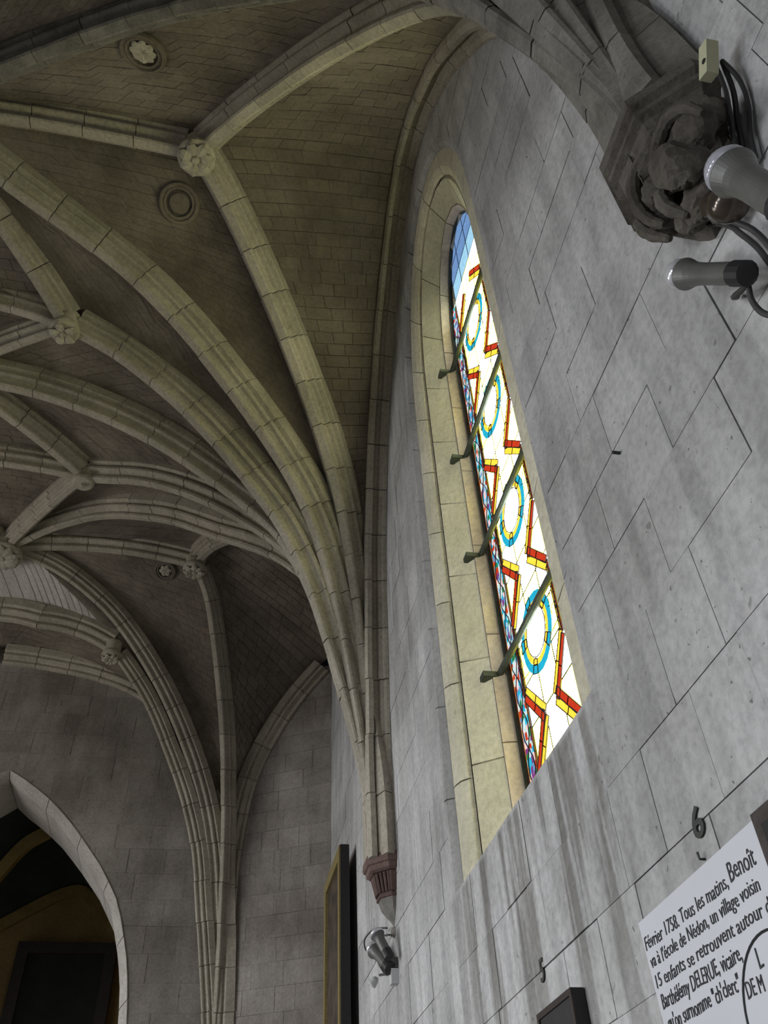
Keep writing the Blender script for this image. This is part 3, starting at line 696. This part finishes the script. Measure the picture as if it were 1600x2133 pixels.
m.box((XA-.1, (holes_y+8.5)/2, .9), .2, 8.5-holes_y, 4.2); m.build('wall_added_aisle', M['floor'])['kind'] = 'structure'
for i, (a, b, c, d) in enumerate(HL):
    o = empty('window_%d' % (i+2), (XA, (a+b)/2, (c+d)/2)); o['kind'] = 'structure'
    for q in range(2):
        for r in range(3):
            g = MB(); ya = a+(b-a)*q/2; yb = a+(b-a)*(q+1)/2; za = c+(d-c)*r/3; zb = c+(d-c)*(r+1)/3
            g.quad((XA-.1, ya+.01, za+.01), (XA-.1, yb-.01, za+.01), (XA-.1, yb-.01, zb-.01), (XA-.1, ya+.01, zb-.01)); g.build('pane', G['day'], o)
    g = MB()
    for q in range(3): g.box((XA-.08, a+(b-a)*q/2, (c+d)/2), .06, .04, d-c)
    for r in range(4): g.box((XA-.08, (a+b)/2, c+(d-c)*r/3), .06, b-a, .03)
    g.build('window_frame', M['iron'], o)
m = MB(); m.box((AX, -4.1, 4.2), 7.6, .2, 5.4); m.box((AX, -4.1, -.75), 7.6, .2, .9); m.box((-5.6, -4.1, .6), 1.7, .2, 1.9); m.box((.35, -4.1, .6), 1.6, .2, 1.9); m.build('wall_back', M['floor'])['kind'] = 'structure'
o = empty('window_7', (-2.6, -4.2, .6)); o['kind'] = 'structure'  # added behind the camera to brighten the far end walls
for q in range(4):
    for r in range(2):
        g = MB(); xa = -4.75+1.08*q; za = -.3+.9*r
        g.quad((xa+.01, -4.2, za+.01), (xa+1.07, -4.2, za+.01), (xa+1.07, -4.2, za+.89), (xa+.01, -4.2, za+.89)); g.build('pane', G['back'], o)
g = MB()
for q in range(5): g.box((-4.75+1.08*q, -4.18, .6), .05, .05, 1.8)
for r in range(3): g.box((-2.6, -4.18, -.3+.9*r), 4.3, .05, .04)
g.build('window_frame', M['iron'], o)
m = MB(); m.quad((XL-.3, -4.2, 6.9), (1.4, -4.2, 6.9), (1.4, 9, 6.9), (XL-.3, 9, 6.9)); m.build('ceiling', M['web'])['kind'] = 'structure'

# side chapel behind the end wall ----------------------------------------------
m = MB(); m.quad((-5, 11.5, FLOOR), (0, 11.5, FLOOR), (0, 11.5, 5.2), (-5, 11.5, 5.2)); m.build('wall_chapel', M['ochre'])['kind'] = 'structure'
m = MB(); m.quad((-.3, 9.3, FLOOR), (-.3, 11.5, FLOOR), (-.3, 11.5, 5.2), (-.3, 9.3, 5.2)); m.quad((-4.4, 9.3, FLOOR), (-4.4, 11.5, FLOOR), (-4.4, 11.5, 5.2), (-4.4, 9.3, 5.2)); m.build('wall_chapel', M['ochre'])['kind'] = 'structure'
A_ = catmull([(-4.4, 11.5, 2.2), (-3.4, 11.5, 3.0), (-2.5, 11.5, 3.62), (-1.73, 11.5, 4.05), (-1.34, 11.5, 3.86), (-.8, 11.5, 3.2), (-.3, 11.5, 2.2)], 6)
m = MB(); vs = []
for p in A_: vs += [p, Vector((p.x*.9-.25, 9.3, max(p.z+.9, 4.4)))]
m.add(vs, [(2*i, 2*i+1, 2*i+3, 2*i+2) for i in range(len(A_)-1)]); m.build('ceiling', M['green'], smooth=True)['kind'] = 'structure'
m = MB(); m.quad((-4.6, 9.36, 4.1), (0, 9.36, 4.1), (0, 9.36, 5.6), (-4.6, 9.36, 5.6)); m.build('wall_chapel', M['green'])['kind'] = 'structure'
m = MB(); m.quad((-4.39, 9.8, .6), (-4.39, 10.9, .6), (-4.39, 10.9, 2.6), (-4.39, 9.8, 2.6)); o = m.build('window_6', G['dim']); o['kind'] = 'structure'  # glowing pane added out of sight to brighten the dark chapel
def flatrib(P, d, wdt, th, name, mat, label):
    m = MB(); P = [Vector(p) for p in P]; d = Vector(d)
    rg = []
    for i, p in enumerate(P):
        t = (P[min(i+1, len(P)-1)]-P[max(i-1, 0)]).normalized(); n = t.cross(d).normalized()
        rg.append([p, p-n*wdt*.5-d*th*.4, p-n*wdt-d*0, p-n*wdt-d*0+d*-th, p-d*th])
    m.sweep(rg); return tag(m.build(name, mat), label, 'rib')
flatrib(A_, (0, 1, 0), .13, .08, 'chapel_rib', M['ochrerib'], 'dim ochre wall rib over the dark painting in the chapel')
flatrib(catmull([(-3.3, 11.3, 3.1), (-2.62, 10.7, 3.75), (-2.3, 10.5, 4.14), (-2.05, 10.35, 4.27), (-1.7, 10.1, 4.32), (-1.2, 9.9, 4.35)], 6), (0, 1, 0), .14, .10, 'chapel_rib', M['ochrerib'], 'golden ochre rib high in the chapel, lit brighter')
o = empty('framed_painting', (-1.62, 11.45, 2.4)); tag(o, 'large dark framed painting on the ochre chapel wall at lower left', 'painting')
m = MB(); m.box((-1.62, 11.44, 2.35), .9, .03, 1.8); m.build('canvas', M['canvas2'], o)
m = MB()
for c, sx, sz in (((-1.62, 3.31), 1.15, .13), ((-1.62, 1.4), 1.15, .13), ((-2.13, 2.355), .13, 1.78), ((-1.11, 2.355), .13, 1.78)): m.box((c[0], 11.42, c[1]), sx, .08, sz)
m.build('frame', M['wood'], o)

# bosses ----------------------------------------------------------------------
def boss(p, r, label, axis=(0, 0, 1), petals=8, seed=1):
    rnd = random.Random(seed); root = empty('boss', p); tag(root, label, 'boss', 'carved bosses where the ribs meet'); p = Vector(p); ax = Vector(axis).normalized()
    a = ax.orthogonal().normalized(); b = ax.cross(a)
    m = MB(); m.lathe(p-ax*.035, ax, [(0, r*.80), (.006, r*.92), (.02, r), (.05, r), (.065, r*.9), (.09, r*.82), (.2, r*.85)], 24); disc = m.build('disc', M['boss'], root)
    for k in range(petals):
        t = 2*math.pi*k/petals+rnd.uniform(-.1, .1); d = a*math.cos(t)+b*math.sin(t); s_ = ax.cross(d)
        m = MB(); rg = []
        for h, w_, z in ((.12, .10, .0), (.35, .24, .022), (.6, .30, .03), (.82, .2, .022), (.97, .05, .0)):
            c = p-ax*(.035+z); rg.append([c+d*r*h+s_*r*w_, c+d*r*h-ax*.012, c+d*r*h-s_*r*w_, c+d*r*h+ax*.03])
        m.sweep(rg); m.build('petal', M['boss'], disc)
    m = MB(); m.lathe(p-ax*.075, ax, [(0, .001), (.006, r*.16), (.02, r*.22), (.05, r*.2)], 12); m.build('bud', M['boss'], disc)
    return root
boss(B1-Vector((0, 0, .02)), .135, 'pale round carved boss at upper left, where three ribs meet below the flower roundel', petals=7, seed=3)
boss(B2-Vector((0, 0, .02)), .115, 'small carved boss near the left edge, between the two stout link ribs above', petals=5, seed=4)
boss(B3-Vector((0, 0, .02)), .10, 'smooth oval boss at mid left under the slim fan ribs', petals=0, seed=5)
boss(K2-Vector((0, 0, .05)), .21, 'large deeply carved boss cut by the left edge, above the brightly lit web', petals=11, seed=6)
boss(B5-Vector((0, 0, .02)), .13, 'rough crumbling boss just right above the small roundel', petals=8, seed=7)
boss(B6-Vector((0, 0, .02)), .11, 'little round boss hanging right of the brightly lit web', petals=9, seed=8)
boss(mx(B2)-Vector((0, 0, .02)), .115, 'small carved boss beyond the ridge, out of sight left of the frame, nearer one', petals=5, seed=14)
boss(mx(B3)-Vector((0, 0, .02)), .10, 'smooth oval boss beyond the ridge, out of sight left of the frame', petals=0, seed=15)
boss(K1-Vector((0, 0, .05)), .2, 'central boss of the near bay, outside the frame at upper left', petals=11, seed=9)

# roundels set in the webs ------------------------------------------------------
allv = []; allf = []
for vs, fs in webs:
    n = len(allv); allv += vs; allf += [tuple(i+n for i in f) for f in fs]
bvh = BVHTree.FromPolygons(allv, allf)
def on_web(x, y):
    h = bvh.ray_cast(W((x, y, 2)), Vector((0, 0, 1)))
    p, n = h[0], h[1]
    if p is None: p = W((x, y, 6)); n = Vector((0, 0, -1))
    if n.z > 0: n = -n
    return Vector(((p.x)/D, p.y/D, (p.z-1.6)/D)), n
def roundel(x, y, r, kind, label):
    p, n = on_web(x, y); root = empty('roundel', p); tag(root, label, 'roundel', 'roundels set in the vault webs'); p = p+n*.006
    a = n.orthogonal().normalized(); b = n.cross(a)
    m = MB(); S_ = 28; prof = [(1.0, -.03), (1.0, .022), (.93, .038), (.84, .040), (.79, .024), (.72, .030), (.64, .030), (.61, -.02)]
    m.sweep([[p+(a*math.cos(2*math.pi*i/S_)+b*math.sin(2*math.pi*i/S_))*r*q+n*h for q, h in prof] for i in range(S_+1)], True, False)
    m.build('ring', M['web'], root)
    m = MB(); m.lathe(p-n*.0, n, [(-.01, r*.62), (.006, r*.62), (.009, r*.60)], 24); m.build('shade_disc', M['darkstone'], root)  # nearly flush disc; dark stone paints in the shade of a deep hollow
    if kind:
        for k in range(kind):
            t = 2*math.pi*k/kind; d = a*math.cos(t)+b*math.sin(t); s_ = n.cross(d); rg = []
            for h, w_, z in ((.03, .03, .006), (.22, .12, .016), (.38, .20, .014), (.50, .14, .01), (.58, .03, .0)):
                c = p+n*.010+n*z; rg.append([c+d*r*h+s_*r*w_, c+d*r*h+n*.008, c+d*r*h-s_*r*w_, c+d*r*h-n*.02])
            m = MB(); m.sweep(rg); m.build('petal', M['boss'], root)
    else:
        m = MB(); m.lathe(p-n*.0, n, [(0, r*.50), (.016, r*.50), (.022, r*.44)], 20); m.build('plug', M['web'], root)
    return root
RD = [(-.97, 2.07, .155, 8, 'roundel with an eight-petalled flower over a shade-dark disc near the top left'), (-.74, 3.14, .155, 0, 'plain stone roundel ring below the pale round boss'), (-.86, 7.62, .125, 6, 'small dark flower roundel in the far web, left of the crumbling boss')]
for a in RD: roundel(*a)

# corbels -----------------------------------------------------------------------
def octa(cx, cy, r, z, wall=1.0):
    k = r*math.tan(math.pi/8); d = wall-cx
    return [Vector((wall, cy-r, z)), Vector((cx-k+.0, cy-r, z)), Vector((cx-r, cy-k, z)), Vector((cx-r, cy+k, z)), Vector((cx-k, cy+r, z)), Vector((wall, cy+r, z))]
def stack(cx, cy, prof): 
    m = MB(); m.sweep([octa(cx, cy, r, z) for z, r in prof]); return m
o = empty('carved_corbel', (.95, .745, 2)); tag(o, 'large dark faceted corbel with worn carved foliage at upper right', 'corbel')
cy0 = .745
stack(1.025, cy0, [(2.17, .19), (2.155, .206), (2.115, .206), (2.105, .190), (2.088, .190)]).build('abacus', M['darkstone'], o)
stack(1.025, cy0, [(2.09, .190), (2.082, .199), (2.066, .199), (2.056, .180), (2.03, .165), (2.022, .174), (2.004, .174), (1.99, .150)]).build('moulding', M['darkstone'], o)
stack(1.025, cy0, [(1.995, .15), (1.96, .145), (1.90, .12), (1.82, .085), (1.76, .05)]).build('bell', M['darkstone'], o)
rnd = random.Random(11)
def lump(c, r, seed, stretch=(1, 1, 1), n=10):
    rn = random.Random(seed); m = MB(); rg = []; ph = [rn.uniform(0, 6) for _ in range(6)]
    for i in range(1, n):
        t = math.pi*i/n; rg.append([Vector((c[0]+stretch[0]*r*math.sin(t)*math.cos(q)*(1+.18*math.sin(3*q+ph[0])*math.sin(4*t+ph[1])+rn.uniform(-.09, .09)),
                                            c[1]+stretch[1]*r*math.sin(t)*math.sin(q)*(1+.18*math.sin(2*q+ph[2])+rn.uniform(-.09, .09)),
                                            c[2]+stretch[2]*r*math.cos(t)*(1+rn.uniform(-.06, .06)))) for q in [2*math.pi*k/14 for k in range(14)]])
    m.sweep(rg); return m
fol = [(.862, .655, 1.80, .058, (1, 1.0, 1.25)), (.875, .60, 1.83, .045, (1, 1.2, 1)), (.872, .755, 1.87, .040, (1, 1.1, 1.1)), (.868, .735, 1.965, .035, (.8, 1.5, .8)), (.90, .80, 1.86, .034, (1, 1, 1.3)),
       (.915, .70, 1.74, .042, (1, 1.2, 1)), (.93, .76, 1.78, .036, (1, 1, 1.2)), (.94, .69, 1.69, .030, (1, 1, 1.2)), (.93, .58, 1.90, .040, (1, 1, 1.2)), (.95, .84, 1.92, .030, (1, 1, 1.4)), (.955, .63, 1.75, .032, (1, 1, 1))]
for i, (x, y, z, r, st) in enumerate(fol): lump((x, y, z), r, i, st, 16).build('foliage', M['darkstone'], o)
for i, arc in enumerate(([(.86, .545, 1.80), (.845, .56, 1.86), (.84, .60, 1.905), (.838, .65, 1.905), (.835, .69, 1.865), (.84, .705, 1.815), (.855, .69, 1.78)],
                         [(.87, .70, 1.99), (.85, .735, 1.99), (.84, .775, 1.955), (.845, .80, 1.90), (.86, .805, 1.84), (.88, .79, 1.79)],
                         [(.90, .86, 1.97), (.885, .86, 1.92), (.895, .85, 1.86), (.92, .83, 1.81)],
                         [(.86, .72, 1.83), (.85, .735, 1.80), (.86, .74, 1.76), (.89, .73, 1.72)])):
    P = catmull(arc, 5); n = len(P); m = MB(); m.tube(P, [.005+.013*math.sin(math.pi*(k+.5)/n)**.6*(1+.12*math.sin(k*1.9)) for k in range(n)], 9); m.build('leaf_scroll', M['darkstone'], o)

o = empty('fluted_corbel', (.95, 4.74, 1.7)); tag(o, 'small reddish fluted corbel beneath the far rib fan', 'corbel'); cy1 = 4.735
stack(1.015, cy1, [(1.865, .155), (1.855, .168), (1.82, .172), (1.805, .168), (1.80, .156), (1.775, .152), (1.765, .135)]).build('abacus', M['redstone'], o)
m = stack(1.015, cy1, [(1.768, .116), (1.66, .094), (1.655, .102), (1.64, .102), (1.635, .088)]); drum = m.build('drum', M['redstone'], o)
for i in range(16):
    P = octa(1.015, cy1, .124, 1.762); Q = octa(1.015, cy1, .102, 1.665); seg, fr2 = divmod(i, 4); seg = min(seg, 4)
    for s0 in (0,):
        t = (fr2+.5)/4; sgi = min(seg, 3)
        a = P[sgi+(0 if sgi == 0 else 0)].lerp(P[sgi+1], t); b = Q[sgi].lerp(Q[sgi+1], t)
    m = MB(); m.tube([a, b], .0085, 6); m.build('flute', M['redstone'], drum)
stack(1.015, cy1, [(1.636, .092), (1.59, .078), (1.56, .055), (1.53, .03), (1.50, .012)]).build('base', M['greystone'], o)
stack(1.015, cy1, [(1.505, .018), (1.49, .035), (1.46, .035), (1.45, .018)]).build('pendant', M['greystone'], o)

# far corner shaft foot is below the frame
for cy_, z0_ in ((4.735, 1.86), (.73, 2.16)):
    m = stack(1.0, cy_, [(z0_, .125), (z0_+.5, .115), (z0_+1.1, .10), (z0_+1.7, .06)]); m.build('trim_1', M['rib' if cy_ > 2 else 'rib_dark'])['kind'] = 'structure'
# ------------------------------------------------------------------ lamps, cables
def spotlight(tail, lens, r, label, name='spotlight', glass_='chrome', body='lampgrey'):
    tail = Vector(tail); lens = Vector(lens); ax = (lens-tail); L = ax.length; ax.normalize(); o = empty(name, tail); tag(o, label, 'lamp')
    m = MB(); m.lathe(tail, ax, [(0, r*.60), (.005, r*.80), (L*.2, r*.82), (L*.50, r*.82), (L*.60, r*.86), (L*.68, r*.95), (L*.74, r*1.1), (L*.79, r*1.22), (L*.80, r*1.22), (L*.80, r*1.0), (L*.77, r*.9)], 36); hs_ = m.build('housing', M[body], o)
    m = MB(); m.lathe(tail, ax, [(L*.77, r*.9), (L*.83, r*.98), (L*.845, r*1.16), (L*.90, r*1.18), (L*.97, r*1.02), (L*1.03, r*.66), (L*1.055, r*.1)], 24); m.build('bulb', M[glass_], hs_, smooth=True)
    m = MB(); m.lathe(tail-ax*.03, ax, [(0, r*.6), (.004, r*.9), (.045, r*.92), (.05, r*.7)], 14); m.build('socket', M['black'], hs_)
    return o
s1 = spotlight((.92, .725, 1.475), (.895, .848, 1.672), .029, 'grey cylindrical spotlight pointing left with a silvered bulb, below the big corbel')
s2 = spotlight((.80, .49, 1.25), (.78, .527, 1.475), .036, 'larger grey spotlight tilted in front of the big corbel, cut by the right edge', glass_='bulbglass')
o = empty('brown_bulb', (.86, .62, 1.5)); tag(o, 'round brown reflector bulb hanging under the big corbel behind the tilted spotlight', 'lamp')
m = MB(); m.lathe((.86, .655, 1.605), (-.02, -.32, -.6), [(0, .012), (.012, .024), (.03, .03), (.045, .024), (.055, .034), (.085, .038), (.11, .034), (.12, .01)], 20); m.build('bulb', M['bulbbrown'], o, smooth=True)
o = empty('junction_box', (.93, .51, 2.03)); tag(o, 'cream electrical junction box above the big corbel', 'box')
bx = (Vector((1, 0, 0)), Vector((0, .84, .54)).normalized(), Vector((0, -.54, .84)).normalized())
m = MB(); m.box((.93, .505, 2.03), .030, .032, .085, bx); m.build('box', M['cream'], o)
m = MB(); m.lathe((.9149, .505, 2.02), (-1, 0, 0), [(0, .007), (.002, .006)], 10); m.build('knockout', M['black'], o)
def cable(pts, r, label, name='cable', mat='cable'):
    m = MB(); m.tube(catmull(pts, 6), r, 6); return tag(m.build(name, M[mat], smooth=True), label, 'cable')
cable([(.95, .514, 2.011), (.95, .531, 1.928), (.95, .557, 1.858), (.95, .589, 1.785), (.95, .61, 1.70)], .0055, 'left one of the dark cables dropping from the junction box', mat='darkcable')
cable([(.97, .506, 2.045), (.97, .53, 1.934), (.97, .564, 1.859), (.97, .593, 1.778), (.97, .625, 1.70)], .0065, 'middle dark cable dropping from the junction box', mat='darkcable')
cable([(.96, .50, 2.03), (.978, .508, 1.957), (.985, .53, 1.88), (.98, .565, 1.80), (.98, .59, 1.73)], .0055, 'right dark cable hanging from the junction box', mat='darkcable')
cable([(.975, .863, 1.954), (.975, .819, 1.874), (.975, .733, 1.71), (.975, .713, 1.629), (.975, .700, 1.551), (.975, .697, 1.47), (.98, .69, 1.40)], .0065, 'grey conduit running right from beneath the big corbel')
cable([(.91, .653, 1.731), (.90, .674, 1.684), (.92, .682, 1.625), (.95, .669, 1.56), (.965, .67, 1.487), (.97, .68, 1.42)], .0065, 'bent cable looping under the brown bulb')
cable([(.94, .735, 1.50), (.95, .745, 1.475), (.955, .761, 1.442), (.96, .759, 1.395), (.965, .735, 1.35), (.97, .70, 1.31)], .0065, 'looped cable drooping from the back of the lower grey spotlight')
cable([(.99, .815, 1.551), (.96, .797, 1.514), (.95, .765, 1.485), (.94, .735, 1.465)], .007, 'short curved bracket under the lower grey spotlight', 'lamp_bracket')

spotlight((.95, 4.70, 1.30), (.89, 4.83, 1.43), .036, 'grey spotlight tilted left under the small fluted corbel')
spotlight((.93, 4.62, 1.34), (.88, 4.66, 1.46), .032, 'grey spotlight behind, pointing up beneath the fluted corbel')
o = empty('white_spotlight', (.95, 4.7, 1.24)); tag(o, 'tiny white spotlight on an arm below the grey lamps of the far corbel', 'lamp')
m = MB(); m.lathe((.915, 4.84, 1.285), (-.5, .2, -.6), [(0, .010), (.015, .020), (.045, .025), (.05, .020), (.051, .006)], 16); m.build('head', M['whiteplastic'], o)
m = MB(); m.tube([(.925, 4.82, 1.29), (.97, 4.73, 1.275)], .006, 6); m.build('arm', M['iron'], o)
m = MB(); m.box((.98, 4.70, 1.25), .04, .05, .07); m.build('mount', M['whiteplastic'], o)
m = MB(); m.box((.98, 4.70, 1.315), .04, .045, .05); tag(m.build('switch_box', M['lampgrey']), 'grey box above the tiny white spotlight', 'box')
cable([(.96, 4.74, 1.50), (.91, 4.86, 1.53), (.87, 4.93, 1.50), (.87, 4.91, 1.44), (.89, 4.84, 1.41)], .005, 'upper cable loop beside the lamps under the fluted corbel')
cable([(.97, 4.72, 1.46), (.92, 4.84, 1.48), (.885, 4.89, 1.44), (.90, 4.83, 1.40)], .005, 'inner cable loop beside the lamps under the fluted corbel')
cable([(.90, 4.81, 1.40), (.92, 4.79, 1.33), (.95, 4.75, 1.27), (.97, 4.71, 1.29)], .004, 'thin cable hanging from the grey lamps to the grey box')

# painting on the right wall -------------------------------------------------------
o = empty('framed_painting', (1.0, 7.1, 2.2)); tag(o, 'tall gilt-framed oil painting on the right wall, seen edge-on left of the fluted corbel', 'painting')
ya, yb, zt, zb_ = 6.62, 7.52, 2.715, 1.2
m = MB(); m.box((1.025, (ya+yb)/2, (zt+zb_)/2), .05, yb-ya-.02, zt-zb_-.02); m.build('backing', M['black'], o)
m = MB(); m.box((.998, (ya+yb)/2, (zt+zb_)/2), .006, yb-ya-.2, zt-zb_-.2); m.build('canvas', M['canvas'], o)
m = MB()
for c, sy, sz in ((((ya+yb)/2, zt-.05), yb-ya, .10), (((ya+yb)/2, zb_+.05), yb-ya, .10), ((yb-.05, (zt+zb_)/2), .10, zt-zb_-.2), ((ya+.04, (zt+zb_)/2), .08, zt-zb_-.2)): m.box((.990, c[0], c[1]), .03, sy, sz)
m.build('frame', M['gilt'], o)
m = MB(); m.box((1.02, ya-.005, (zt+zb_)/2), .07, .02, zt-zb_); m.build('frame_side', M['black'], o)

# white text panel --------------------------------------------------------------
o = empty('text_panel', (.99, 1.65, .4)); tag(o, 'white board with handwritten French text in black at lower right', 'sign')
def pface(x, P): return [Vector((x, a, b)) for a, b in P]
pp = [(1.925, .630), (1.372, .640), (1.362, .18), (1.905, .17)]
m = MB(); vs = pface(.988, pp)+pface(.997, pp); m.add(vs, [(0, 1, 2, 3), (7, 6, 5, 4), (0, 4, 5, 1), (1, 5, 6, 2), (2, 6, 7, 3), (3, 7, 4, 0)]); m.build('board', M['panel'], o)
def write(s, y, z, size, y_end=None, bold=.0, mat='ink', name='lettering', parent=None, x=.9872, ext=.0006, tilt=0.0):
    c = bpy.data.curves.new(name, 'FONT'); c.body = s; c.size = 1; c.extrude = .004; c.offset = bold; c.resolution_u = 3
    t = bpy.data.objects.new(name, c); col.objects.link(t); bpy.context.view_layer.update()
    me = bpy.data.meshes.new_from_object(t.evaluated_get(bpy.context.evaluated_depsgraph_get())); bpy.data.objects.remove(t)
    xs = [v.co.x for v in me.vertices]; x0, x1 = min(xs), max(xs); sx = (y-y_end)/(x1-x0) if y_end is not None else size*.62
    for v in me.vertices:
        px_, pz = v.co.x-x0, v.co.y
        wob = .03*math.sin(px_*2.3)*size
        v.co = W((x-v.co.z*.2, y-px_*sx-pz*size*.06, z+pz*size+wob+tilt*px_*sx))
    me.materials.clear(); me.materials.append(M[mat]); q = bpy.data.objects.new(name, me); col.objects.link(q)
    if parent: q.parent = parent; q.matrix_parent_inverse = parent.matrix_world.inverted()
    return q
write('Février 1758. Tous les matins,', 1.914, .567, .040, 1.520, -.004, parent=o)
write('Benoît', 1.508, .571, .052, 1.410, -.004, parent=o)
write("va à l'école de Nédon, un village voisin", 1.909, .529, .038, 1.424, -.003, parent=o)
write('15 enfants se retrouvent autour de', 1.905, .488, .038, 1.395, -.003, parent=o)
write('Barthélémy DELERUE, vicaire,', 1.900, .446, .042, 1.548, -.003, parent=o)
write("qu'on surnomme \"ch'clerc\"", 1.897, .405, .041, 1.583, -.003, parent=o)
write('L', 1.503, .418, .050, 1.488, -.003, parent=o)
write('DE M', 1.568, .385, .040, 1.508, -.003, parent=o)
m = MB(); cc = (1.462, .335); rr = .133
m.tube([Vector((.9865, cc[0]+rr*math.cos(t), cc[1]+rr*math.sin(t))) for t in [2*math.pi*k/48 for k in range(49)]], .0022, 5); m.build('drawn_circle', M['ink'], o)
# iron numerals, nails, dark boards
q = write('6', 1.60, .690, .085, 1.553, .02, 'iron', 'iron_numeral', None, .996, 0); tag(q, 'dark iron numeral 6 fixed to the wall above the white text board', 'numeral')
q = write('5', 2.635, .688, .085, 2.60, .02, 'iron', 'iron_numeral', None, .996, 0); tag(q, 'dark iron numeral 5 fixed to the wall above the black box', 'numeral')
m = MB(); m.tube([(1.0, 1.593, .650), (.988, 1.593, .650), (.987, 1.593, .664)], .003, 6); tag(m.build('wall_hook', M['iron']), 'small hook in the wall between the numeral 6 and the text board', 'hook')
m = MB(); m.tube([(1.0, 1.41, 1.70), (.978, 1.41, 1.70)], .005, 8); tag(m.build('nail', M['iron']), 'black nail head in the wall left of the lower grey spotlight', 'nail')
o = empty('black_frame', (.98, 2.47, .4)); tag(o, 'black wooden box frame on the wall under the numeral 5', 'frame')
m = MB(); m.box((.981, 2.475, .38), .034, .285, .44); m.build('case', M['black'], o)
m = MB()
for c, sy, sz in (((2.475, .592), .285, .016), ((2.475, .168), .285, .016), ((2.61, .38), .016, .408), ((2.34, .38), .016, .408)): m.box((.962, c[0], c[1]), .006, sy, sz)
m.build('rim', M['wood'], o)
o = empty('dark_frame', (.98, 1.22, .4)); tag(o, 'dark brown wooden frame at the right edge, beside the white text board', 'frame')
m = MB(); m.box((.985, 1.235, .42), .025, .25, .44); m.build('case', M['wood'], o)
m = MB(); m.box((.970, 1.235, .42), .006, .19, .38); m.build('picture', M['canvas2'], o)
